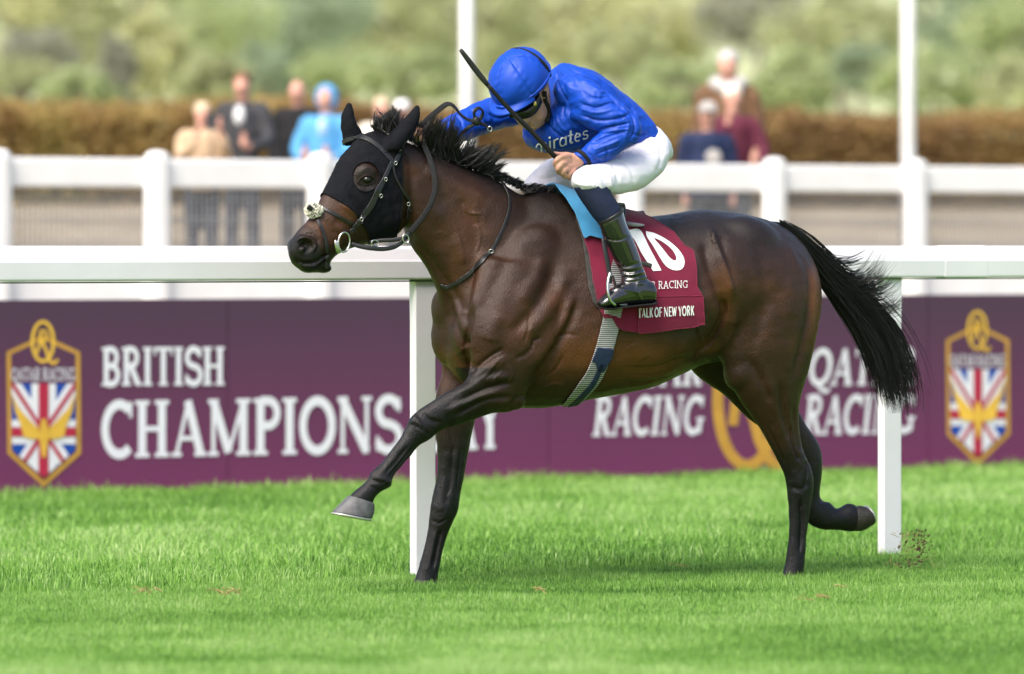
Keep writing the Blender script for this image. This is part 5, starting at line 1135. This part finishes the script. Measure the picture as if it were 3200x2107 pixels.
fold = [(pj([(975, 250), (1000, 420), (1070, 560), (1085, 660)]), 2.9, -.010), (pj([(1210, 370), (1320, 420), (1430, 530), (1540, 640)]), 3.6, -.009), (pj([(1250, 330), (1400, 440), (1560, 570), (1640, 680)]), 5.8, .007),
  (pj([(1190, 470), (1260, 520), (1380, 520)]), 3.6, -.007), (pj([(1170, 560), (1290, 600), (1420, 560), (1500, 600)]), 4.3, -.008), (pj([(1160, 600), (1300, 640), (1440, 610)]), 4.3, .006),
  (pj([(1180, 660), (1320, 700), (1480, 680), (1560, 650)]), 4.3, -.010), (pj([(1540, 600), (1590, 680), (1600, 780), (1560, 850)]), 3.6, -.010), (pj([(1490, 640), (1550, 720), (1530, 830)]), 4.3, .009), (pj([(1330, 770), (1440, 745), (1560, 720)]), 3.6, -.011), (pj([(1340, 800), (1440, 780), (1560, 770)]), 3.6, .009),
  (pj([(1260, 880), (1380, 830), (1500, 790)]), 3.6, -.008), (pj([(1280, 930), (1400, 890), (1490, 850)]), 3.6, .008), (pj([(1300, 965), (1400, 930), (1480, 900)]), 2.9, -.008), (pj([(1370, 900), (1385, 960), (1370, 1020)]), 3.6, -.007), (pj([(1230, 960), (1290, 1000), (1330, 1040)]), 2.9, -.006),
  (pj([(900, 700), (960, 780), (1040, 840)]), 4.3, -.008), (pj([(980, 650), (1010, 740), (1080, 800)]), 3.6, .007), (pj([(1050, 560), (1040, 660), (1100, 760)]), 3.6, -.007), (pj([(1100, 760), (1160, 820), (1200, 930)]), 4.3, -.006), (pj([(940, 600), (970, 700), (950, 800)]), 3.6, .006),
  (pj([(160, 640), (230, 700), (240, 800)]), 4.3, -.008), (pj([(300, 600), (380, 660), (420, 760)]), 4.3, .008), (pj([(440, 640), (520, 680), (620, 660)]), 4.3, -.008), (pj([(120, 720), (200, 760), (260, 840)]), 4.3, .008), (pj([(480, 560), (560, 600), (640, 590)]), 4.3, .006), (pj([(330, 720), (400, 740), (480, 720)]), 3.6, -.006),
  (pj([(1580, 800), (1640, 820), (1690, 800)]), 3.6, -.008), (pj([(1560, 860), (1620, 870), (1670, 840)]), 3.6, .007), (pj([(1450, 470), (1540, 560), (1610, 660)]), 3.6, -.005), (pj([(1040, 240), (1100, 300), (1180, 340)]), 4.3, -.006), (pj([(1000, 300), (1080, 350), (1160, 380)]), 4.3, .006), (pj([(1290, 450), (1330, 480), (1370, 470)]), 3.6, .006)]
JV = strokes(JV, JT, fold); jn = normals(JV, JT)
JV = JV + jn * (.0022 * ridged(JV * [1, 1, 2.0], 11, 61) + .0016 * ridged(JV * [1.5, 1, 1], 27, 62))[:, None]; JV = smooth(JV, JE, 1)
jo = obj('silk_jacket', JV, JT, M['silk'], jk); JKB = bvh(JV, JT); JS = Surf(JKB, True)
# neck opening and cuffs
def cuff(st, name, m): V, F = LJ(st); return obj(name, V, F, m, jk)
cuff([((1160, 925), (1245, 1060), .277, .040), ((1140, 938), (1222, 1062), .275, .037)], 'wrist_band', M['black_cloth'])
cuff([((1138, 950), (1218, 1050), .275, .031), ((1118, 962), (1196, 1046), .273, .027)], 'sleeve_frill', M['silk'])
# sponsor lettering on the chest
a_, b_ = cj(700, 815), cj(1240, 735)
word('mirates', *(cj(815, 0)[0], cj(1235, 0)[0]), cj(0, 961)[1], cj(0, 846)[1], cj(0, 835)[1], cj(0, 722)[1], JS, .002, 0, .12, False).build('chest_lettering', M['num_white'], jk)
# ---- breeches
bq = [LJ([((1630, 680), (1530, 920), 0, .155), ((1720, 740), (1580, 960), 0, .168), ((1790, 820), (1620, 1010), 0, .175), ((1825, 900), (1660, 1050), 0, .165), ((1835, 960), (1720, 1060), 0, .13)]),
      LJ([((1690, 780), (1835, 900), .08, .10), ((1620, 870), (1842, 1000), .13, .112), ((1520, 940), (1780, 1130), .18, .108), ((1410, 990), (1660, 1230), .225, .098), ((1300, 1020), (1520, 1275), .265, .086), ((1200, 1060), (1410, 1285), .30, .076), ((1130, 1110), (1320, 1290), .318, .066), ((1108, 1165), (1210, 1285), .322, .048), ((1125, 1215), (1175, 1275), .322, .03)]),
      LJ([((1650, 830), (1800, 980), -.07, .10), ((1420, 910), (1600, 1200), -.15, .105), ((1150, 960), (1330, 1290), -.225, .095), ((960, 990), (1130, 1310), -.275, .08), ((800, 1110), (960, 1300), -.30, .066), ((720, 1200), (820, 1300), -.305, .05)])]
QV, QT, QE = remesh(bq, .006); QV = smooth(QV, QE, 8, taubin=False)
QV = strokes(QV, QT, [(pj([(1280, 1060), (1330, 1130), (1380, 1210), (1400, 1280)]), 5, -.008), (pj([(1330, 1080), (1380, 1160), (1410, 1250)]), 6, .007), (pj([(1180, 1130), (1260, 1160), (1330, 1230)]), 5, -.007), (pj([(1130, 1200), (1220, 1210), (1300, 1220)]), 4, .006),
  (pj([(1420, 1040), (1460, 1130), (1480, 1250)]), 6, -.005), (pj([(1720, 740), (1790, 850), (1820, 980)]), 7, -.005), (pj([(1760, 760), (1830, 900), (1830, 1020)]), 5, .004), (pj([(1800, 860), (1815, 980), (1780, 1100)]), 6, -.005), (pj([(1200, 1090), (1290, 1090), (1350, 1120)]), 5, -.005),
  (pj([(780, 1140), (900, 1160), (1060, 1110)]), 6, -.006), (pj([(760, 1190), (880, 1220), (1040, 1180)]), 6, .006), (pj([(1050, 1050), (1080, 1150), (1090, 1280)]), 7, -.006), (pj([(900, 1050), (960, 1090), (1060, 1060)]), 5, .005)])
QV = strokes(QV, QT, [(pj([(1240, 1040), (1270, 1110), (1330, 1150)]), 3.5, -.008), (pj([(1340, 1060), (1370, 1140), (1390, 1220)]), 3, -.007), (pj([(1360, 1050), (1400, 1130), (1420, 1240)]), 3, .006),
  (pj([(1480, 1010), (1560, 1080), (1600, 1180)]), 5, -.004), (pj([(1560, 930), (1680, 980), (1790, 960)]), 4, -.006), (pj([(1580, 910), (1700, 920), (1810, 900)]), 4, .005), (pj([(1600, 880), (1700, 860), (1780, 820)]), 4, -.006), (pj([(1690, 700), (1740, 800), (1800, 860)]), 4, -.006), (pj([(1650, 1000), (1740, 1060), (1780, 1100)]), 4, -.004), (pj([(1300, 1100), (1330, 1190), (1340, 1270)]), 3, .006)])
QV = smooth(QV, QE, 3, taubin=False)
qn = normals(QV, QT); QV = QV + qn * (.0022 * ridged(QV * [1.2, 1, 1], 12, 71) + .0012 * ridged(QV, 30, 72))[:, None]
obj('breeches', QV, QT, M['white_cloth'], jk)
# ---- socks and boots
SK = [((1795, 586), (1900, 580), .322, .058), ((1812, 615), (1908, 605), .325, .060), ((1832, 645), (1922, 628), .33, .060), ((1858, 682), (1938, 655), .335, .056), ((1880, 705), (1945, 680), .338, .050)]
V, F = loft(SK, HP); obj('stocking', V, F, M['sock'], jk)
BO = [((1872, 699), (1940, 650), .337, .058), ((1881, 722), (1954, 700), .34, .056), ((1895, 758), (1974, 745), .343, .053), ((1914, 800), (1992, 790), .346, .049), ((1936, 842), (2006, 832), .349, .046), ((1944, 866), (2018, 862), .352, .047), ((1940, 890), (2032, 890), .354, .048)]
FT = [((2043, 898), (2044, 944), .354, .030), ((2036, 880), (2034, 950), .354, .043), ((2005, 868), (2004, 953), .355, .047), ((1965, 872), (1972, 955), .358, .048), ((1930, 888), (1940, 958), .362, .049), ((1902, 908), (1912, 962), .366, .046), ((1882, 928), (1888, 964), .369, .038), ((1868, 946), (1874, 962), .371, .022)]
V, T, E_ = remesh([loft(BO, HP), loft(FT, HP)], .005); V = smooth(V, E_, 5, taubin=False)
V = strokes(V, T, [([(1925, 842), (1965, 852), (2010, 840)], 4, -.007), ([(1938, 862), (1975, 868), (2018, 858)], 4, -.008), ([(1935, 852), (1970, 860), (2012, 849)], 4, .007), ([(1932, 880), (1970, 882), (2028, 872)], 4, -.006), ([(1920, 822), (1950, 835), (2000, 822)], 4, -.005), ([(1905, 905), (1945, 905), (2000, 915)], 4, .004), ([(1885, 745), (1930, 752), (1966, 738)], 2.2, -.004), ([(2000, 870), (1990, 910), (2010, 945)], 4, .003)])
bt = obj('boot', V, T, M['patent'], jk)
V, F = loft([((2044, 938), (2044, 947), .354, .034), ((2030, 946), (2030, 956), .354, .046), ((1990, 951), (1992, 959), .356, .048), ((1940, 957), (1942, 964), .361, .050), ((1900, 962), (1902, 968), .366, .046), ((1872, 960), (1874, 965), .371, .024)], HP, 16); obj('boot_sole', V, F, M['black_cloth'], jk)
V, F = loft([((1869, 694), (1941, 645), .337, .0595), ((1873, 703), (1944, 656), .337, .0595)], HP); obj('boot_band', V, F, M['black_leather'], jk)
V, F = loft([((1640, 640), (1720, 640), -.345, .05), ((1670, 760), (1745, 750), -.36, .046), ((1700, 860), (1770, 850), -.36, .045), ((1705, 900), (1790, 900), -.36, .045)], HP); obj('boot', V, F, M['patent'], jk)
# ---- cap over the helmet
cc = JH.P(*cj(690, 375), .0); axu = JH.P(*cj(575, 195), 0) - JH.P(*cj(735, 450), 0); axu /= np.linalg.norm(axu)
axn = JH.n * .45 + np.array([0, -.2, 0]); up_ = axu + axn * .18; up_ /= np.linalg.norm(up_)
fwd = JH.P(*cj(440, 560), 0) - JH.P(*cj(860, 340), 0); fwd -= up_ * fwd.dot(up_); fwd /= np.linalg.norm(fwd); lat = np.cross(up_, fwd)
NU, NV_ = 144, 60; CVx = []
for i in range(NV_ + 1):
    ph = (math.pi * .58) * i / NV_
    for j in range(NU):
        q = 2 * math.pi * j / NU; seam = abs(((q / (math.pi / 3)) + .5) % 1 - .5); gv = (-.0055 * math.exp(-(seam / .035) ** 2) + .0009 * math.exp(-((seam - .12) / .10) ** 2) * math.sin(ph * 24 + j * .3)) * min(1, ph * 3)
        pf = (.0030 * math.sin(2 * q + 1.0) + .0020 * math.sin(5 * q + 6 * ph + 1) * math.sin(3 * ph + q)) * math.sin(ph)
        r = 1 + (gv + pf) / .13; CVx.append(cc + (fwd * math.cos(q) * .138 + lat * math.sin(q) * .122) * math.sin(ph) * r + up_ * math.cos(ph) * .118 * r)
Fc = [(i * NU + j, i * NU + (j + 1) % NU, (i + 1) * NU + (j + 1) % NU, (i + 1) * NU + j) for i in range(NV_) for j in range(NU)]
cap = solidify(obj('cap', CVx, Fc, M['cap_silk'], jk), .004)
jkl = Vector(jk.location)
def subobj(name, V, F, m, parent, **k):
    o = obj(name, V, F, m, None, **k); o.parent = parent; o.location = (0, 0, 0); return o
V, F = ellipsoid(cc + up_ * .119, [fwd * .011, lat * .011, up_ * .006]); subobj('cap_button', V, F, M['cap_silk'], cap)
pk = []                                                                                       # peak
for k in range(7):
    for j in range(25):
        q = math.radians(-62 + 124 * j / 24); e = k / 6; base = cc + fwd * math.cos(q) * .137 + lat * math.sin(q) * .121 - up_ * .018
        pk.append(base + (fwd * math.cos(q) + lat * math.sin(q) * .55) * .050 * e * max(.0, math.cos(q * 1.43)) - up_ * (.014 * e + .012 * math.sin(q) ** 2 * e))
solidify(subobj('peak', pk, [(k * 25 + j, k * 25 + j + 1, (k + 1) * 25 + j + 1, (k + 1) * 25 + j) for k in range(6) for j in range(24)], M['cap_silk'], cap), .006)
P = [cc + (fwd * math.cos(a) * .139 + lat * math.sin(a) * .123) * 1.0 - up_ * .016 for a in np.linspace(0, 6.283, 49)]; V, F = tube(P, .006, 8, False); subobj('cap_band', V, F, M['cap_silk'], cap)
for pts in ([(640, 600), (560, 610), (520, 590)], ): pass
V, F = ellipsoid(cc + fwd * .155 - up_ * .012 + lat * 0, [lat * .024, fwd * .006, up_ * .008]); subobj('cap_bow', V, F, M['cap_silk'], cap)
# elastic over the cap, goggles, chin strap
M['goggle'] = mat('dark_goggle_lens', (.008, .008, .009), .22, .4); M['goggle_frame'] = mat('goggle_frame', (.012, .012, .012), .45, .4); M['brass'] = mat('brass', (.55, .42, .16), .3, .5, 0, 8, 0, 60, 1.0)
P = [cc + (-fwd * .072 + (lat * math.cos(a) * .108 * -1 + up_ * math.sin(a) * .106)) for a in np.linspace(-.35, math.pi + .35, 40)]; sgn = -1 if lat.dot(JH.n) < 0 else 1
V, F = tube(P, .0065, 8, True, (tuple(np.cross(fwd, up_) * 0 + up_), .3)); obj('goggle_strap', V, F, M['black_cloth'], jk)
def jhit(px, py): p, n = hit(px, py, JB); return (p, n) if p is not None else (JH.P(px, py, .05), np.array([0, -1., 0]))
gp = [(600, 640), (650, 640), (700, 642), (750, 632), (800, 600), (838, 548), (855, 505)]; V = []; 
for (x, y) in crom(gp, 5):
    p, n = jhit(*cj(x, y)); 
    for k in range(9):
        a = k / 8 * math.pi; V.append(p + np.array([0, -.010, 0]) + np.array([0, -1, 0]) * .018 * math.sin(a) + np.array([-.35, 0, 1.0]) * .024 * math.cos(a))
n = len(V) // 9; obj('goggles', V, [(i * 9 + k, i * 9 + k + 1, (i + 1) * 9 + k + 1, (i + 1) * 9 + k) for i in range(n - 1) for k in range(8)], M['goggle'], jk)
p, n = jhit(*cj(812, 568)); V, F = ellipsoid(p + np.array([0, -.030, 0]), [(.008, 0, 0), (0, .003, 0), (0, 0, .011)]); obj('goggle_clip', V, F, M['brass'], jk)
P = [jhit(*cj(x, y))[0] + np.array([.002, -.008, 0]) for x, y in ((885, 470), (890, 540), (912, 590), (918, 650), (900, 710))]; V, F = tube(crom(P, 5), .009, 8, True, ((0, -1, 0), .4)); obj('chin_strap', V, F, M['black_cloth'], jk)
c = HP.P(*cj(1055, 1119), .30); V, F = tube([c + np.array([math.cos(q) * .0095 * .5 - .003, -math.sin(q) * .011, math.cos(q) * .0105]) for q in np.linspace(0, 6.283, 17)], .002, 6, False); obj('gold_ring', V, F, M['brass'], jk)
# ---- whip, held in the near hand
wh = empty('riding_whip', HP.P(*cj(1135, 1165), .285), 'long black padded riding whip held upright in the jockey right of the cap', 'whip'); wh['label'] = 'long black whip slanting from the jockey fist up past his cap'
wp = [HP.P(*cj(x, y), t) for x, y, t in ((1140, 1165, .282), (1060, 1075, .280), (985, 1000, .284), (800, 800, .30), (620, 620, .31), (440, 420, .32), (330, 280, .325), (225, 140, .33))]
M['whip_grip'] = mat('whip_grip', (.012, .012, .012), .6, .3, .3, 80, .6, 300); M['whip_pad'] = mat('whip_pad', (.02, .02, .02), .55, .4, .3, 40)
V, F = tube(crom(wp[:3], 6), [.0090] * 13, 10); obj('handle', V, F, M['whip_grip'], wh)
V, F = tube(crom(wp[2:6], 6), np.r_[.009, np.linspace(.0105, .0088, 18)], 10); obj('shaft', V, F, M['whip_grip'], wh)
V, F = tube(crom(wp[5:], 6), [.0088, .0105, .012, .012, .012, .012, .012, .012, .0115, .011, .0105, .010, .008], 10, True, ((0, -1, .3), .6)); obj('padded_flap', V, F, M['whip_pad'], wh)
V, F = ellipsoid(wp[0] + (wp[0] - wp[1]) * .06, [(.014, 0, 0), (0, .014, 0), (0, 0, .011)]); obj('butt_cap', V, F, M['whip_grip'], wh)
for k in range(26):
    s = k / 25; q = crom(wp[1:5], 10); p = q[int(s * (len(q) - 1))]
# ================================================================== SPECTATORS behind the fence
M['denim'] = mat('dark_trousers', (.05, .055, .07), .8, .2, .2, 10)
M['face'] = mat('pale_skin', (.62, .33, .25), .55, .3, .08, 20)
CL = {k: mat('cloth_' + k, c, .8, .2, .12, 8, .2, 60) for k, c in {'beige': (.55, .40, .26), 'charcoal': (.05, .05, .055), 'black': (.018, .018, .02), 'sky': (.10, .33, .60), 'paleblue': (.42, .60, .78), 'cream': (.75, .70, .60), 'maroon': (.12, .025, .045), 'navy': (.02, .03, .075), 'white': (.78, .78, .78), 'grey': (.40, .38, .36), 'brown': (.16, .09, .05), 'blond': (.60, .48, .33), 'silver': (.50, .48, .46)}.items()}
def person(px, ytop, Y, top, hair, label, yaw=0.0, legs='denim', arms='down', hat=None, shirt=None, extra=None, seed=1):
    x = (px - CX) / FPX * Y; zg = zground(x, Y); Ht = CAMH + (HY - ytop) / FPX * Y - zg; s = Ht / 1.76
    r = empty('person', (x, Y, zg), label, 'person', 'spectators along the crowd fence'); ca, sa = math.cos(yaw), math.sin(yaw)
    W = lambda p: np.array([x + (p[0] * ca - p[1] * sa) * s, Y + (p[0] * sa + p[1] * ca) * s, zg + p[2] * s])
    def tb(pts, rad, fl=None): return tube([W(p) for p in crom(pts, 4)], np.interp(np.linspace(0, 1, (len(pts) - 1) * 4 + 1), np.linspace(0, 1, len(rad)), rad) * s, 12)
    def arm(sd, kind):
        if kind == 'raised': return [(sd * .19, 0, 1.42), (sd * .24, -.10, 1.22), (sd * .17, -.30, 1.32), (sd * .10, -.36, 1.50)]
        if kind == 'rail': return [(sd * .19, 0, 1.42), (sd * .26, -.08, 1.16), (sd * .18, -.32, 1.08), (sd * .10, -.40, 1.08)]
        return [(sd * .19, 0, 1.42), (sd * .24, .02, 1.15), (sd * .23, -.06, .92), (sd * .22, -.09, .80)]
    ak = {'down': ('down', 'down'), 'raised': ('raised', 'raised'), 'rail': ('rail', 'rail'), 'one': ('raised', 'rail')}[arms]
    body = [ellipsoid(W((0, -.01, 1.64)), [np.array([ca, sa, 0]) * .078 * s, np.array([-sa, ca, 0]) * .098 * s, (0, 0, .118 * s)]), ellipsoid(W((0, -.10, 1.62)), [np.array([ca, sa, 0]) * .016 * s, np.array([-sa, ca, 0]) * .025 * s, (0, 0, .025 * s)]), tb([(0, .01, 1.58), (0, .015, 1.46), (0, .01, 1.30), (0, .01, .95)], [.058, .06, .12, .12])]
    for sd, kd in zip((-1, 1), ak):
        P = arm(sd, kd); body.append(tb(P, [.05, .042, .035, .030])); h = np.array(P[-1]) + [0, -.03, .03]; body.append(ellipsoid(W(h), [(.042 * s, 0, 0), (0, .03 * s, 0), (0, 0, .055 * s)], 10, 8))
        for k in range(4): body.append(tb([tuple(h + [(-.024 + .016 * k), 0, .03]), tuple(h + [(-.028 + .018 * k), -.012, .075]), tuple(h + [(-.026 + .017 * k), -.035, .10])], [.010, .009, .007]))
        body.append(tb([(sd * .09, .02, .92), (sd * .10, 0, .5), (sd * .10, .02, .08)], [.08, .055, .04])); body.append(tb([(sd * .10, .05, .04), (sd * .11, -.16, .03)], [.045, .035]))
    V, T, E_ = remesh(body, .016); V = smooth(V, E_, 2, taubin=False); obj('body', V, T, M['face'], r)
    jk_ = [tb([(0, .01, 1.50), (0, .01, 1.42), (0, .01, 1.2), (0, .01, .98), (0, .01, .86)], [.075, .15, .175, .165, .18])]
    for sd, kd in zip((-1, 1), ak):
        P = arm(sd, kd); jk_.append(tb(P[:3] + [tuple((np.array(P[2]) + np.array(P[3])) / 2)], [.078, .066, .056, .048])); jk_.append(ellipsoid(W((sd * .16, .01, 1.43)), [(.085 * s, 0, 0), (0, .08 * s, 0), (0, 0, .07 * s)], 12, 8))
    V, T, E_ = remesh(jk_, .02); V = smooth(V, E_, 3, taubin=False); n = normals(V, T); V = V + n * (.010 * vnoise(V, 9, seed))[:, None]; obj('jacket', V, T, CL[top], r)
    tr_ = [tb([(0, .01, .98), (0, .01, .85)], [.165, .165])] + [tb([(sd * .09, .02, .92), (sd * .10, 0, .5), (sd * .10, .02, .07)], [.10, .075, .062]) for sd in (-1, 1)]
    V, T, E_ = remesh(tr_, .025); V = smooth(V, E_, 2, taubin=False); obj('trousers', V, T, CL[legs] if legs in CL else M['denim'], r)
    if hair:
        V, F = ellipsoid(W((0, .016, 1.69)), [np.array([ca, sa, 0]) * .088 * s, np.array([-sa, ca, 0]) * .104 * s, (0, 0, .088 * s)]); obj('hair', V, F, CL[hair], r)
    if hat == 'hood':
        V, F = ellipsoid(W((0, .04, 1.655)), [np.array([ca, sa, 0]) * .115 * s, np.array([-sa, ca, 0]) * .115 * s, (0, 0, .14 * s)]); obj('hood', V, F, CL[top], r)
    elif hat:
        m = MB(); m.add(*ellipsoid(W((0, .0, 1.70)), [np.array([ca, sa, 0]) * .092 * s, np.array([-sa, ca, 0]) * .108 * s, (0, 0, .082 * s)])); m.add(*ellipsoid(W((0, -.11, 1.685)), [np.array([ca, sa, 0]) * .08 * s, np.array([-sa, ca, 0]) * .075 * s, (0, 0, .012 * s)])); m.build('hat', CL[hat], r, True)
    if shirt:
        V, F = ellipsoid(W((0, -.115, 1.36)), [np.array([ca, sa, 0]) * .055 * s, np.array([-sa, ca, 0]) * .065 * s, (0, 0, .10 * s)]); obj('shirt_front', V, F, CL[shirt], r)
    if extra: extra(W, s, r)
    return r
def phone(W, s, r): m = MB(); m.box(W((0, -.42, 1.58)), (.045 * s, .006, .075 * s)); m.build('phone', CL['charcoal'], r)
def scarf(W, s, r):
    m = MB(); m.tube([W(p) for p in crom([(-.11, -.05, 1.50), (0, -.13, 1.46), (.11, -.05, 1.50), (.05, .08, 1.52), (-.08, .07, 1.52), (-.11, -.05, 1.50)], 5)], .05 * s, 10); m.build('scarf', CL['silver'], r, True)
def badge(W, s, r): V, F = ellipsoid(W((.03, -.175, 1.25)), [(.075 * s, 0, 0), (0, .015 * s, 0), (0, 0, .075 * s)]); obj('shirt_print', V, F, CL['grey'], r)
person(632, 322, 43.6, 'beige', 'blond', 'woman in a beige coat holding up a phone, leftmost at the fence', .25, arms='raised', extra=phone, seed=2)
person(757, 228, 45.2, 'charcoal', 'brown', 'man in a dark coat and white shirt, tallest of the left group', -.15, arms='rail', shirt='white', seed=3)
person(930, 250, 45.8, 'black', None, 'bald man in black between the dark coat and the blue hood', -.3, arms='down', seed=4)
person(1018, 272, 45.0, 'sky', None, 'person in a light blue hooded jacket leaning on the fence', -.2, arms='rail', hat='hood', shirt='paleblue', seed=5)
person(1192, 306, 46.2, 'cream', 'blond', 'pale haired person in cream partly behind the horse ears', .1, seed=6)
person(1256, 316, 46.8, 'grey', None, 'person in a white hat showing just behind the horse ears', 0, hat='white', seed=7)
person(2275, 160, 47.0, 'brown', 'silver', 'tall grey haired person with a scarf behind the others, right of the jockey', -.1, arms='down', extra=scarf, seed=8)
person(2290, 268, 45.3, 'maroon', 'cream', 'person in a maroon top with a raised hand, right of the jockey', .2, arms='one', seed=9)
person(2212, 322, 44.0, 'navy', 'brown', 'youth in a cap and navy shirt with a round print, right of the jockey', .1, arms='down', hat='grey', extra=badge, seed=10)
# ================================================================== clods of turf thrown up by the hind hoof
g = np.random.default_rng(77); cm = MB(); gm = MB(); ct = HP.P(2862, 1722, -.1)
M['soil'] = mat('soil_clods', (.085, .05, .035), .95, .1, .4, 60)
def clod(p, r, m): V, F = ellipsoid(p, [(r * g.uniform(.7, 1.3), 0, r * .3), (0, r, 0), (r * .2, 0, r * g.uniform(.6, 1.2))], 7, 5); V = V + g.normal(0, r * .18, V.shape); m.add(V, F)
for i in range(190):
    a = g.normal(0, 1, 3); px, py = 2880 + g.normal(0, 16) + (g.uniform() < .35) * g.uniform(-70, 0), g.uniform(1655, 1795); 
    if py > 1700: px -= (py - 1700) * g.uniform(.0, .45)
    clod(HP.P(px, py, g.normal(-.1, .05)), abs(g.normal(0, .0024)) + .0011, cm)
for i in range(45):
    p = HP.P(2840 + g.normal(0, 38), g.uniform(1650, 1795), g.normal(-.1, .05)); d = g.normal(0, 1, 3); d /= np.linalg.norm(d); l = g.uniform(.008, .026)
    gm.tube([p - d * l, p + g.normal(0, .003, 3), p + d * l], [.0008, .0014, .0006], 4)
tag(cm.build('flying_soil', M['soil'], None, True), 'brown clods of soil kicked up in the air beside the right rail post', 'soil', kind='stuff')
tag(gm.build('flying_grass', M['straw'], None, True), 'torn grass stalks flying beside the right rail post', 'grass', kind='stuff')
